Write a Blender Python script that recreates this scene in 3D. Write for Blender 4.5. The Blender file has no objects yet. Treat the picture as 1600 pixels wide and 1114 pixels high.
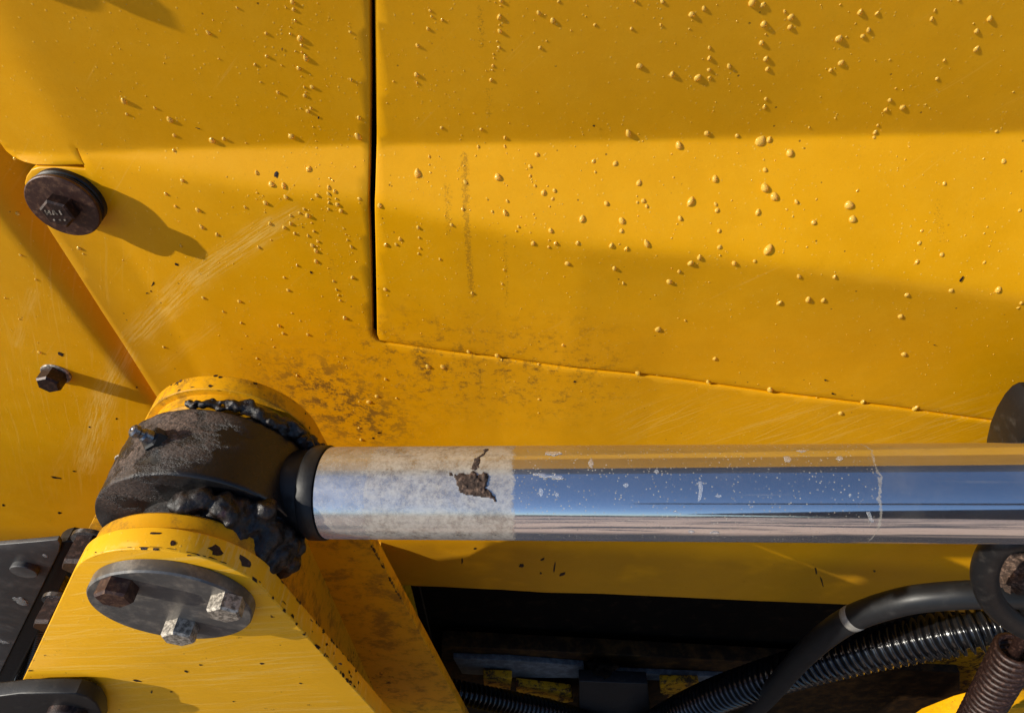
import bpy, bmesh, math, random
import numpy as np
from mathutils import Vector, Matrix, noise
from mathutils.geometry import delaunay_2d_cdt
random.seed(7)
R = math.radians
sc = bpy.context.scene
C = sc.collection
# ------------------------------------------------------------------ camera
FPX = 1000.0                      # focal length in photograph pixels (photo 1600 x 1114)
PITCH = R(45)
cp, sp = math.cos(PITCH), math.sin(PITCH)
cam_d = bpy.data.cameras.new('camera')
cam_d.sensor_width = 36.0; cam_d.lens = 36.0 * FPX / 1600.0
cam_d.clip_start = 0.01; cam_d.clip_end = 2000
cam = bpy.data.objects.new('camera', cam_d); C.objects.link(cam)
cam.location = (0, 0, 0); cam.rotation_euler = (R(90) - PITCH, 0, 0)
sc.camera = cam
# ------------------------------------------------------------------ sun, sky, exposure
L = Vector((3.4, 1.0, -2.05)).normalized()          # way the sunlight travels
world = bpy.data.worlds.new("World"); sc.world = world; world.use_nodes = True
wn = world.node_tree.nodes; wl = world.node_tree.links
bg = wn['Background']; bg.inputs['Strength'].default_value = 0.125
sky = wn.new('ShaderNodeTexSky'); sky.sky_type = 'NISHITA'; sky.sun_disc = False
sky.sun_elevation = math.asin(-L.z); sky.sun_rotation = math.atan2(-L.x, -L.y)
sky.air_density = 1.0; sky.dust_density = 0.6; sky.ozone_density = 4.0
wl.new(sky.outputs[0], bg.inputs[0])
sun_d = bpy.data.lights.new('sun', 'SUN'); sun_d.energy = 4.6; sun_d.angle = R(0.53); sun_d.color = (1.0, 0.93, 0.80)
sun = bpy.data.objects.new('sun', sun_d); C.objects.link(sun); sun.location = (-3, -1, 3)
sun.rotation_euler = L.to_track_quat('-Z', 'Y').to_euler()
sc.view_settings.view_transform = 'Standard'; sc.view_settings.look = 'None'
sc.view_settings.exposure = 0.27; sc.view_settings.gamma = 1

# ------------------------------------------------------------------ geometry of the view
def ray(px, py):
    u = (557.0 - py) / FPX
    return Vector(((px - 800.0) / FPX, cp + u * sp, -sp + u * cp))
def at_y(px, py, y):              # where the line of sight meets the vertical plane at this y
    r = ray(px, py); return r * (y / r.y)
def depth(p): return p.y * cp - p.z * sp

# ------------------------------------------------------------------ materials
def new_mat(name):
    m = bpy.data.materials.new(name); m.use_nodes = True
    nt = m.node_tree; return m, nt, nt.nodes['Principled BSDF']
class NB:                         # small node builder
    def __init__(s, nt): s.nt = nt
    def n(s, t, **kw):
        o = s.nt.nodes.new(t)
        for k, v in kw.items(): setattr(o, k, v)
        return o
    def put(s, inp, v):
        if isinstance(v, bpy.types.NodeSocket): s.nt.links.new(v, inp)
        else: inp.default_value = v
    def math(s, op, a, b=0.0, c=0.0, clamp=False):
        o = s.n('ShaderNodeMath', operation=op); o.use_clamp = clamp
        s.put(o.inputs[0], a); s.put(o.inputs[1], b); s.put(o.inputs[2], c); return o.outputs[0]
    def noise(s, vec, scale, detail=4, rough=0.6, dist=0.0):
        o = s.n('ShaderNodeTexNoise'); s.put(o.inputs['Vector'], vec); o.inputs['Scale'].default_value = scale
        o.inputs['Detail'].default_value = detail; o.inputs['Roughness'].default_value = rough
        o.inputs['Distortion'].default_value = dist; return o.outputs[0]
    def mapv(s, vec, scale=(1, 1, 1), rot=(0, 0, 0), loc=(0, 0, 0)):
        o = s.n('ShaderNodeMapping'); s.put(o.inputs[0], vec); o.inputs['Scale'].default_value = scale
        o.inputs['Rotation'].default_value = rot; o.inputs['Location'].default_value = loc; return o.outputs[0]
    def step(s, v, a, b):         # smooth ramp 0..1 from a to b
        o = s.n('ShaderNodeMapRange'); o.interpolation_type = 'SMOOTHSTEP'
        s.put(o.inputs[0], v); o.inputs[1].default_value = a; o.inputs[2].default_value = b; return o.outputs[0]
    def mix(s, f, a, b):
        o = s.n('ShaderNodeMix', data_type='RGBA'); s.put(o.inputs[0], f); s.put(o.inputs[6], a); s.put(o.inputs[7], b)
        return o.outputs[2]
    def bump(s, h, strength, dist, normal=None):
        o = s.n('ShaderNodeBump'); o.inputs['Strength'].default_value = strength; o.inputs['Distance'].default_value = dist
        s.put(o.inputs['Height'], h)
        if normal is not None: s.put(o.inputs['Normal'], normal)
        return o.outputs[0]
    def pos(s): return s.n('ShaderNodeNewGeometry').outputs['Position']
def col(r, g, b): return (r, g, b, 1.0)

# a node group: how near a point is to the segment A-B, 1 inside half-width W, fading to 0
def make_seg_group():
    g = bpy.data.node_groups.new('segment_mask', 'ShaderNodeTree')
    for nm in ('P', 'A', 'B'): g.interface.new_socket(nm, in_out='INPUT', socket_type='NodeSocketVector')
    g.interface.new_socket('W', in_out='INPUT', socket_type='NodeSocketFloat')
    g.interface.new_socket('F', in_out='OUTPUT', socket_type='NodeSocketFloat')
    gi = g.nodes.new('NodeGroupInput'); go = g.nodes.new('NodeGroupOutput')
    def vm(op, a, b=None):
        o = g.nodes.new('ShaderNodeVectorMath'); o.operation = op; g.links.new(a, o.inputs[0])
        if b is not None: g.links.new(b, o.inputs[3 if op == 'SCALE' else 1])
        return o
    pa = vm('SUBTRACT', gi.outputs['P'], gi.outputs['A']).outputs[0]
    ba = vm('SUBTRACT', gi.outputs['B'], gi.outputs['A']).outputs[0]
    d1 = vm('DOT_PRODUCT', pa, ba).outputs['Value']; d2 = vm('DOT_PRODUCT', ba, ba).outputs['Value']
    dv = g.nodes.new('ShaderNodeMath'); dv.operation = 'DIVIDE'; dv.use_clamp = True
    g.links.new(d1, dv.inputs[0]); g.links.new(d2, dv.inputs[1])
    pr = vm('SCALE', ba, dv.outputs[0]).outputs[0]
    ds = vm('DISTANCE', pa, pr).outputs['Value']
    mr = g.nodes.new('ShaderNodeMapRange'); mr.interpolation_type = 'SMOOTHSTEP'
    g.links.new(ds, mr.inputs[0]); mr.inputs[1].default_value = 0.0
    g.links.new(gi.outputs['W'], mr.inputs[2]); mr.inputs[3].default_value = 1.0; mr.inputs[4].default_value = 0.0
    g.links.new(mr.outputs[0], go.inputs[0]); return g
SEG = make_seg_group()
def seg(b, p, A, B, W):
    o = b.n('ShaderNodeGroup'); o.node_tree = SEG; b.put(o.inputs['P'], p)
    o.inputs['A'].default_value = A; o.inputs['B'].default_value = B; o.inputs['W'].default_value = W
    return o.outputs[0]

YEL = (0.78, 0.365, 0.0015)
Y0 = 0.54                          # the flat of the machine's side

def flatxz(b, P):                  # world position squashed onto the wall
    s = b.n('ShaderNodeSeparateXYZ'); b.put(s.inputs[0], P)
    c = b.n('ShaderNodeCombineXYZ'); b.put(c.inputs[0], s.outputs[0]); b.put(c.inputs[2], s.outputs[2])
    return c.outputs[0], s

def paint_common(b, bs, P, base, rough=0.34, wear=1.0, dirt_and_shade=None, extra_scuff=None, rust=None):
    big = b.noise(P, 5, 3, .5); mid = b.noise(P, 40, 5, .65); fine = b.noise(P, 900, 2, .6)
    c = b.mix(b.step(big, .3, .75), col(*[v * .93 for v in base]), col(*[v * 1.05 for v in base]))
    # dull dusty film in thin streaks and specks
    speck = b.n('ShaderNodeTexVoronoi'); b.put(speck.inputs['Vector'], P); speck.inputs['Scale'].default_value = 170
    sp1 = b.math('MULTIPLY', b.step(speck.outputs['Distance'], .19, .07), b.step(b.noise(P, 60, 2), .42, .58))
    micro = b.step(b.noise(P, 480, 4, .8), .57, .70); mlow = b.step(b.noise(P, 400, 4, .8), .43, .30)
    film = b.math('MULTIPLY', b.step(mid, .42, .68), .12 * wear)
    c = b.mix(b.math('MULTIPLY', b.step(b.noise(P, 14, 6, .75), .42, .62), .26 * wear), c, col(*[v * .82 for v in base]))
    c = b.mix(film, c, col(.80, .44, .02))
    c = b.mix(b.math('MULTIPLY', micro, .30 * wear), c, col(.90, .52, .03)); c = b.mix(b.math('MULTIPLY', mlow, .22 * wear), c, col(.40, .18, .01))
    c = b.mix(b.math('MULTIPLY', sp1, .40 * wear), c, col(.85, .60, .14))
    dk = b.n('ShaderNodeTexVoronoi'); b.put(dk.inputs['Vector'], P); dk.inputs['Scale'].default_value = 80
    sp2 = b.math('MULTIPLY', b.step(dk.outputs['Distance'], .10, .05), b.step(b.noise(P, 23, 2), .56, .60))
    c = b.mix(b.math('MULTIPLY', sp2, .75 * wear), c, col(.10, .045, .012))
    rg = b.math('ADD', b.math('MULTIPLY', mid, .20), rough - .08)
    if extra_scuff is not None:
        st = b.math('MULTIPLY', extra_scuff, 1.0)
        c = b.mix(st, c, col(.88, .56, .12)); rg = b.math('ADD', rg, b.math('MULTIPLY', st, .3))
    if dirt_and_shade is not None:
        c = b.mix(dirt_and_shade, c, col(.065, .034, .012)); rg = b.math('ADD', rg, b.math('MULTIPLY', dirt_and_shade, .3))
    if rust is not None: c = b.mix(rust, c, col(.055, .022, .013)); rg = b.math('ADD', rg, b.math('MULTIPLY', rust, .4))
    b.put(bs.inputs['Base Color'], c); b.put(bs.inputs['Roughness'], rg)
    bs.inputs['Specular IOR Level'].default_value = .25
    h = b.math('ADD', b.math('MULTIPLY', mid, .6), b.math('MULTIPLY', b.noise(P, 330, 4, .7), .35))
    n1 = b.bump(h, .16, .0010)
    n1 = b.bump(b.math('ADD', sp1, b.math('MULTIPLY', sp2, -1)), .35, .0004, n1)
    b.put(bs.inputs['Normal'], n1)

def scratches(b, P, angle, scale, thr, density=.55, bend=.15):
    # fine nearly parallel scratches: noise stretched along one direction in the plane of the wall
    wob = b.n('ShaderNodeVectorMath', operation='MULTIPLY_ADD')
    nn = b.n('ShaderNodeTexNoise'); b.put(nn.inputs['Vector'], P); nn.inputs['Scale'].default_value = 6
    b.put(wob.inputs[0], nn.outputs['Color']); wob.inputs[1].default_value = (bend * .1,) * 3; b.put(wob.inputs[2], P)
    v = b.mapv(wob.outputs[0], (1, 1, 1), (0, angle, 0)); v = b.mapv(v, (scale * .02, scale * .1, scale))
    s = b.noise(v, 1.0, 3, .7)
    gate = b.step(b.noise(P, 9, 2), density - .06, density + .08)
    return b.math('MULTIPLY', b.step(s, thr, thr + .05), gate)

def wall_xz(px, py, y=Y0):
    p = at_y(px, py, y); return (p.x, 0.0, p.z)

def wall_paint(name):
    m, nt, bs = new_mat(name); b = NB(nt); P3 = b.pos(); P, sx = flatxz(b, P3)
    n40 = b.noise(P, 55, 8, .80); n120 = b.noise(P, 130, 6, .8)
    # grime where mud was thrown round the pivot
    def blob(px, py, rad): return seg(b, P, wall_xz(px, py), wall_xz(px + 1, py), rad)
    dirt = b.math('MULTIPLY', seg(b, P, wall_xz(500, 625), wall_xz(555, 670), .12), b.step(n40, .46, .58))
    d2 = b.math('MULTIPLY', seg(b, P, wall_xz(620, 580), wall_xz(860, 585), .15), b.math('MULTIPLY', b.step(n40, .49, .64), .85))
    d3 = b.math('MULTIPLY', seg(b, P, wall_xz(425, 590), wall_xz(470, 610), .09), b.math('MULTIPLY', b.step(n120, .50, .66), .6))
    d4 = b.math('MULTIPLY', seg(b, P, wall_xz(655, 555), wall_xz(665, 590), .016), b.step(n120, .44, .56))
    d5 = b.math('MULTIPLY', seg(b, P, wall_xz(640, 900), wall_xz(1500, 935), .10), b.math('MULTIPLY', b.step(n40, .52, .68), .8))
    dirt = b.math('MAXIMUM', b.math('MAXIMUM', dirt, d2), b.math('MAXIMUM', d3, b.math('MAXIMUM', d4, d5)))
    # dried mud runs straight down the door
    run = None
    for (a, c2, w, k) in (((726, 242), (738, 455), .007, 1.0), ((700, 282), (705, 345), .008, .7), ((790, 345), (792, 470), .006, .55),
                          ((765, 130), (764, 180), .006, .55), ((695, 20), (700, 180), .006, .35), ((752, 0), (755, 60), .006, .6),
                          ((1480, 330), (1520, 250), .006, .35), ((1448, 300), (1448, 345), .010, .5), ((620, 400), (625, 470), .014, .2), ((830, 400), (830, 560), .020, .2),
                          ((520, 400), (522, 440), .010, .5), ((485, 425), (490, 455), .012, .35)):
        s_ = b.math('MULTIPLY', seg(b, P, wall_xz(*a), wall_xz(*c2), w), k)
        run = s_ if run is None else b.math('MAXIMUM', run, s_)
    run = b.math('MULTIPLY', b.step(b.math('ADD', b.math('MULTIPLY', run, .16), b.noise(P, 300, 5, .85)), .585, .68), b.step(run, .02, .6))
    dirt = b.math('MAXIMUM', dirt, b.math('MULTIPLY', run, .5))
    low_shade = b.math('MULTIPLY', b.step(sx.outputs[2], -1.02, -1.10), b.step(b.noise(P, 6, 3), .2, .5))  # darkens the strip below the rod, shade put into the colour
    gut = b.math('MULTIPLY', seg(b, P, wall_xz(40, 330), wall_xz(225, 640), .055), .30)  # gutter dirt film, added to dull its orange bounce light
    dirt = b.math('MAXIMUM', dirt, gut)
    dirt = b.math('MAXIMUM', b.math('MULTIPLY', dirt, .80), b.math('MULTIPLY', low_shade, .38))  # real dirt joined with the painted shade of the low strip
    # pale rubbed bands and arcs left by a swinging hose
    def band(px0, py0, px1, py1, w, k):
        A = wall_xz(px0, py0); B = wall_xz(px1, py1)
        ang = math.atan2(B[2] - A[2], B[0] - A[0])
        s_ = seg(b, P, A, B, w)
        v = b.mapv(P, (1, 1, 1), (0, ang, 0)); v = b.mapv(v, (22, 60, 420))
        st = b.step(b.noise(v, 1.0, 4, .75), .40, .66)
        return b.math('MULTIPLY', b.math('MULTIPLY', s_, st), k)
    sc1 = None
    for a in ((200, 545, 300, 440, .024, .75), (300, 440, 430, 345, .020, .8), (430, 345, 470, 320, .014, .5), (110, 770, 145, 650, .026, .9),
              (145, 650, 185, 570, .022, .85), (10, 560, 40, 470, .010, .4), (100, 700, 60, 780, .01, .2), (235, 600, 330, 520, .012, .2)):
        s_ = band(*a); sc1 = s_ if sc1 is None else b.math('MAXIMUM', sc1, s_)
    # random fine scratches, all about the lower right of the wall
    low = b.math('MULTIPLY', seg(b, P, wall_xz(1050, 660), wall_xz(1560, 640), .11), b.math('MAXIMUM', scratches(b, P, R(38), 230, .56, .36), scratches(b, P, R(52), 300, .58, .40)))
    allw = b.math('MULTIPLY', scratches(b, P, R(45), 230, .64, .50), .5)
    left = b.math('MULTIPLY', b.math('MULTIPLY', seg(b, P, wall_xz(60, 400), wall_xz(80, 780), .16), .6), scratches(b, P, R(66), 230, .57, .42))
    sc1 = b.math('MAXIMUM', sc1, b.math('MULTIPLY', b.math('MAXIMUM', b.math('MAXIMUM', low, allw), left), .30))
    paint_common(b, bs, P3, YEL, .36, 1.0, dirt, sc1)
    return m

def lug_paint(name, dark=0.0, thr=(.60, .64), scratch=True):
    m, nt, bs = new_mat(name); b = NB(nt); P = b.pos()
    n = b.noise(P, 70, 8, .80)
    gate = b.step(b.noise(P, 11, 3, .5), .50, .70)
    # paint is worn and chipped where edges are
    bev = b.n('ShaderNodeBevel', samples=6); bev.inputs['Radius'].default_value = .0045
    dt = b.n('ShaderNodeVectorMath', operation='DOT_PRODUCT'); geo = b.n('ShaderNodeNewGeometry')
    b.put(dt.inputs[0], bev.outputs[0]); b.put(dt.inputs[1], geo.outputs['Normal'])
    edge = b.step(dt.outputs['Value'], .995, .80)
    v = b.math('ADD', n, b.math('ADD', b.math('MULTIPLY', edge, .20), b.math('MULTIPLY', gate, .10)))
    rust = b.step(v, thr[0] + .09, thr[1] + .09)
    scf = b.math('MULTIPLY', b.math('MAXIMUM', scratches(b, P, R(6), 230, .56, .36), scratches(b, P, R(22), 260, .59, .44)), .45) if scratch else None
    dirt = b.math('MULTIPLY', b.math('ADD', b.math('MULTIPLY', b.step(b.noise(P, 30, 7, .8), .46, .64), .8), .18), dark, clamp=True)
    paint_common(b, bs, P, YEL if dark else (.93, .465, .012), .38, 1.0, dirt if dark else None, scf, rust)
    return m

def simple(name, c, rough=.5, metal=0.0, var=.25, scale=60, bump=.15, bd=.0008, c2=None, thr=(.4, .7), spec=.5, coat=0):
    m, nt, bs = new_mat(name); b = NB(nt); P = b.pos()
    n = b.noise(P, scale, 7, .7)
    c2 = c2 if c2 else [min(1, v * (1 + var)) for v in c]
    cc = b.mix(b.step(n, *thr), col(*[v * (1 - var) for v in c]), col(*c2))
    b.put(bs.inputs['Base Color'], cc)
    b.put(bs.inputs['Roughness'], b.math('ADD', b.math('MULTIPLY', n, .3), rough - .15))
    bs.inputs['Metallic'].default_value = metal; bs.inputs['Specular IOR Level'].default_value = spec
    bs.inputs['Coat Weight'].default_value = coat
    f = b.noise(P, scale * 7, 4, .7)
    b.put(bs.inputs['Normal'], b.bump(b.math('ADD', n, b.math('MULTIPLY', f, .3)), bump, bd))
    return m

M = {}
M['wall'] = wall_paint('yellow_wall_paint')
M['lug'] = lug_paint('yellow_lug_paint', 0.0)
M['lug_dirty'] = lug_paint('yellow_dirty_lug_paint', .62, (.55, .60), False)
M['gasket'] = simple('black_rubber', (.012, .012, .013), .45, 0, .3, 90, .3, spec=.3)
M['black_part'] = simple('satin_black_paint', (.016, .016, .018), .42, 0, .4, 70, .25, c2=(.05, .045, .04), thr=(.52, .8), spec=.3)
M['dark_void'] = simple('deep_shade_black', (.006, .0035, .002), .9, 0, .5, 20, .3, c2=(.022, .012, .006), thr=(.5, .75), spec=.08)  # near-black base stands in for deep shade behind the panels
M['rust'] = simple('brown_rust', (.075, .024, .015), .48, .25, .5, 190, .5, .0006, c2=(.15, .075, .040), thr=(.45, .72), spec=.6)
M['rust_dark'] = simple('dark_rust', (.035, .014, .011), .45, .3, .5, 200, .6, .0006, c2=(.10, .05, .035), thr=(.48, .72))
M['steel'] = simple('worn_grey_steel', (.16, .155, .15), .42, .55, .25, 60, .25, .0005, c2=(.30, .27, .23), thr=(.45, .75))
M['bolt_grey'] = simple('weathered_zinc', (.30, .26, .21), .45, .45, .5, 260, .7, .0007, c2=(.52, .46, .38), thr=(.4, .62))
M['black_plate'] = simple('dusty_black_plate', (.065, .064, .066), .46, .1, .25, 35, .2, .0006, c2=(.14, .135, .13), thr=(.45, .8))
M['mud'] = simple('dried_mud', (.075, .042, .028), .9, 0, .5, 220, 1.0, .002, c2=(.22, .14, .10), thr=(.45, .7))
M['hose'] = simple('smooth_black_rubber', (.014, .015, .017), .42, 0, .25, 40, .08, c2=(.035, .035, .035), thr=(.5, .9), spec=.3)
M['conduit'] = simple('black_corrugated_plastic', (.008, .008, .009), .18, 0, .3, 60, .1, spec=.7)
M['mark'] = simple('grey_paint_mark', (.22, .21, .19), .6)
M['grey_bar'] = simple('scuffed_grey_strip', (.10, .11, .12), .6, 0, .4, 60, .4)
M['dimmed_grimy'] = lug_paint('dimmed_grimy_yellow_paint', 1.5, (.50, .54), False)  # heavy dirt tint also dims these parts in place of shade
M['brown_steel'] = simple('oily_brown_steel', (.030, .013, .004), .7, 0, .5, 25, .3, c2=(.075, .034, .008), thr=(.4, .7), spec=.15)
M['bright_yel'] = lug_paint('speckled_yellow_paint', .25, (.52, .57), False)
M['fitting'] = simple('oily_steel', (.20, .20, .21), .28, .8, .4, 200, .4, .0004)

def grease_mat():
    m, nt, bs = new_mat('wet_black_grease'); b = NB(nt); P = b.pos()
    n = b.noise(P, 90, 8, .72); n2 = b.noise(P, 300, 5, .7)
    c = b.mix(b.step(n, .45, .66), col(.005, .0035, .003), col(.030, .018, .013))
    c = b.mix(b.step(b.noise(P, 60, 3), .60, .70), c, col(.035, .012, .014))
    b.put(bs.inputs['Base Color'], c); b.put(bs.inputs['Roughness'], b.math('ADD', b.math('MULTIPLY', b.step(n2, .35, .65), .40), .26))
    b.put(bs.inputs['Normal'], b.bump(b.math('ADD', n, b.math('MULTIPLY', n2, .25)), .55, .0022)); return m
M['grease'] = grease_mat()

def eye_mat():       # black paint under a crust of dried mud on the upper left
    m, nt, bs = new_mat('black_paint_under_dried_mud'); b = NB(nt); P = b.pos()
    n = b.noise(P, 45, 8, .68); n2 = b.noise(P, 380, 5, .75); big = b.noise(P, 14, 3, .5)
    ctr = seg(b, P, (-.310, .315, -.440), (-.270, .335, -.42), .058)
    f = b.math('MULTIPLY', ctr, b.step(b.math('ADD', n, b.math('MULTIPLY', big, .6)), .73, .86))
    dust = b.step(n2, .54, .70)
    blk = b.mix(b.math('MULTIPLY', dust, .20), col(.008, .0075, .008), col(.045, .036, .030))
    mudc = b.mix(b.step(n2, .35, .7), col(.040, .025, .018), col(.24, .16, .12))
    b.put(bs.inputs['Base Color'], b.mix(f, blk, mudc))
    b.put(bs.inputs['Roughness'], b.math('ADD', b.math('MULTIPLY', f, .5), b.math('ADD', b.math('MULTIPLY', n2, .3), .16)))
    h = b.math('MULTIPLY', f, b.math('ADD', 1.0, b.math('MULTIPLY', n2, 1.2)))
    b.put(bs.inputs['Normal'], b.bump(b.math('ADD', h, b.math('MULTIPLY', n2, .10)), .9, .0022)); return m
M['eye'] = eye_mat()

# rod axis, from the eye out to the right of the frame
RA = Vector((-.162, .3173, -.488)); RB = Vector((.412, .287, -.442)); RD = (RB - RA).normalized(); RR = .0400
def chrome_mat():
    m, nt, bs = new_mat('chromed_rod'); b = NB(nt)
    tc = b.n('ShaderNodeTexCoord').outputs['Object']      # x runs along the rod, 0 at its left end
    s = b.n('ShaderNodeSeparateXYZ'); b.put(s.inputs[0], tc); x = s.outputs[0]
    n1 = b.noise(tc, 45, 6, .7); n2 = b.noise(tc, 260, 6, .75); n3 = b.noise(tc, 1500, 2, .6)
    # dull dusty end with a ragged edge
    e = b.math('ADD', x, b.math('ADD', b.math('MULTIPLY', b.math('SUBTRACT', b.noise(tc, 30, 7, .85), .5), .020), b.math('MULTIPLY', b.math('SUBTRACT', n2, .5), .006)))
    end = b.step(e, .1685, .1655)
    dusty = b.math('MULTIPLY', end, b.math('ADD', .24, b.math('MULTIPLY', b.step(b.math('ADD', b.math('MULTIPLY', n2, .5), b.math('MULTIPLY', n1, .5)), .34, .66), .24)))
    patch = b.math('MULTIPLY', b.math('MULTIPLY', end, b.step(e, .042, .046)), .22)
    streak = b.noise(b.mapv(tc, (6, 240, 240)), 1.0, 4, .7)
    vor = b.n('ShaderNodeTexVoronoi'); b.put(vor.inputs['Vector'], tc); vor.inputs['Scale'].default_value = 330
    specks = b.math('MULTIPLY', b.step(vor.outputs['Distance'], .27, .12), b.step(b.noise(tc, 90, 3), .32, .56))
    clean = b.step(b.math('ADD', x, b.math('MULTIPLY', b.math('SUBTRACT', n1, .5), .02)), .452, .447)   # dust stops short of the right-hand end
    specks = b.math('MULTIPLY', specks, b.math('MULTIPLY', clean, .65))
    ring = b.math('ADD', x, b.math('MULTIPLY', b.math('SUBTRACT', b.noise(tc, 28, 5, .7), .5), .02)); ring = b.step(b.math('ABSOLUTE', b.math('SUBTRACT', ring, .4495)), .0011, .0004)
    lines = b.math('MULTIPLY', b.step(streak, .60, .72), .10)
    film = b.math('ADD', b.math('MULTIPLY', b.step(b.noise(tc, 18, 4, .6), .45, .8), .08), .02)
    f = b.math('MAXIMUM', b.math('MULTIPLY', ring, .45), b.math('MAXIMUM', b.math('ADD', dusty, patch), b.math('MAXIMUM', specks, b.math('ADD', lines, film))), clamp=True)
    bs.inputs['Metallic'].default_value = 1.0
    bs.inputs['Base Color'].default_value = (.84, .87, .92, 1)
    b.put(bs.inputs['Roughness'], b.math('ADD', b.math('MULTIPLY', end, .14), b.math('ADD', .045, b.math('MULTIPLY', n2, .05))))
    b.put(bs.inputs['Normal'], b.bump(b.math('ADD', n3, b.math('MULTIPLY', streak, .5)), .05, .0002))
    df = b.n('ShaderNodeBsdfDiffuse'); b.put(df.inputs[0], b.mix(b.step(b.math('ADD', b.math('MULTIPLY', b.noise(tc, 70, 7, .8), .7), b.math('MULTIPLY', n2, .3)), .34, .58), col(.17, .135, .095), col(.46, .42, .35)))
    # faint circumferential grinding marks draw the sun out into lines along the rod
    an = b.n('ShaderNodeBsdfAnisotropic'); an.inputs['Color'].default_value = (.75, .76, .78, 1); an.inputs['Roughness'].default_value = .42
    an.inputs['Anisotropy'].default_value = 1.0
    tg = b.n('ShaderNodeTangent'); tg.direction_type = 'RADIAL'; tg.axis = 'X'; b.put(an.inputs['Tangent'], tg.outputs[0]); an.inputs['Rotation'].default_value = .25
    m0 = b.n('ShaderNodeMixShader'); b.put(m0.inputs[0], .26)
    nt.links.new(bs.outputs[0], m0.inputs[1]); nt.links.new(an.outputs[0], m0.inputs[2])
    mx = b.n('ShaderNodeMixShader'); b.put(mx.inputs[0], f)
    nt.links.new(m0.outputs[0], mx.inputs[1]); nt.links.new(df.outputs[0], mx.inputs[2])
    nt.links.new(mx.outputs[0], nt.nodes['Material Output'].inputs[0]); return m
M['chrome'] = chrome_mat()
def water_mat():
    m, nt, bs = new_mat('water_on_yellow_paint')
    bs.inputs['Base Color'].default_value = (1.0, .68, .11, 1); bs.inputs['Roughness'].default_value = .10
    bs.inputs['IOR'].default_value = 1.33; bs.inputs['Transmission Weight'].default_value = .5
    bs.inputs['Subsurface Weight'].default_value = .0
    return m
M['water'] = water_mat()
def clear_mat():
    m, nt, bs = new_mat('clear_water_film')
    bs.inputs['Base Color'].default_value = (1, 1, 1, 1); bs.inputs['Roughness'].default_value = .05
    bs.inputs['IOR'].default_value = 1.33; bs.inputs['Transmission Weight'].default_value = .85
    return m
M['clear'] = clear_mat()
def ground_mat():
    m, nt, bs = new_mat('sandy_yard'); b = NB(nt); P = b.pos()
    n = b.noise(P, .45, 5, .55, 1.5); n2 = b.noise(P, 14, 6, .7)
    c = b.mix(b.step(n2, .3, .7), col(.45, .27, .17), col(.85, .60, .43))
    c = b.mix(b.step(n, .49, .53), c, col(.050, .040, .036))
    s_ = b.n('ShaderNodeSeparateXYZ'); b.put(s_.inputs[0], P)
    c = b.mix(b.step(b.math('ADD', s_.outputs[1], b.math('MULTIPLY', n, 1.2)), -1.2, -.2), c, col(.030, .022, .016))  # ground darkened near the machine to cut bounce and blacken the rod's reflection
    b.put(bs.inputs['Base Color'], c); bs.inputs['Roughness'].default_value = .9
    b.put(bs.inputs['Normal'], b.bump(n2, .5, .03)); return m
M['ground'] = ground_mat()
M['treeline'] = simple('far_tree_green', (.012, .02, .012), .9, 0, .5, .3, .1)

# ------------------------------------------------------------------ object helpers
def link(name, me, mat, parent=None, loc=(0, 0, 0), kind=None, world_verts=True):
    """mesh given in world coordinates; the object's origin is put at loc"""
    o = bpy.data.objects.new(name, me); C.objects.link(o)
    if world_verts and me.vertices:
        me.transform(Matrix.Translation(-Vector(loc)))
    o.location = loc
    if mat is not None and not me.materials: me.materials.append(M[mat] if isinstance(mat, str) else mat)
    if parent is not None:
        o.parent = parent; o.location = Vector(loc) - base_of(parent)
    if kind: o['kind'] = kind
    return o
def base_of(o):
    v = Vector(o.location)
    while o.parent: o = o.parent; v += Vector(o.location)
    return v
def tag(o, label, cat, group=None):
    o['label'] = label; o['category'] = cat
    if group: o['group'] = group
    return o
def thing(name, label, cat, loc, group=None):
    o = bpy.data.objects.new(name, None); C.objects.link(o); o.location = loc; o.empty_display_size = .02
    return tag(o, label, cat, group)
def finish(bm, name, smooth=True, angle=None):
    bmesh.ops.recalc_face_normals(bm, faces=bm.faces)
    me = bpy.data.meshes.new(name); bm.to_mesh(me); bm.free()
    for p in me.polygons: p.use_smooth = smooth
    if smooth and angle: me.set_sharp_from_angle(angle=R(angle))
    return me
def add_prism(bm, pts, y0, y1, bev=0.0):
    """polygon pts (x,z) between two y planes, front edge bevelled"""
    f = [bm.verts.new((x, y0, z)) for x, z in pts]; k = [bm.verts.new((x, y1, z)) for x, z in pts]
    n = len(pts); ff = bm.faces.new(f); bm.faces.new(k[::-1])
    for i in range(n): bm.faces.new((f[i], k[i], k[(i + 1) % n], f[(i + 1) % n]))
    bmesh.ops.recalc_face_normals(bm, faces=bm.faces)
    if bev:
        ed = [e for e in bm.edges if len(e.link_faces) == 2 and e.calc_face_angle(0) > R(50)]
        bmesh.ops.bevel(bm, geom=ed, offset=bev, segments=3, affect='EDGES', profile=.5)
def frame_of(axis):
    a = Vector(axis).normalized(); u = a.orthogonal().normalized(); return a, u, a.cross(u)
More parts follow.
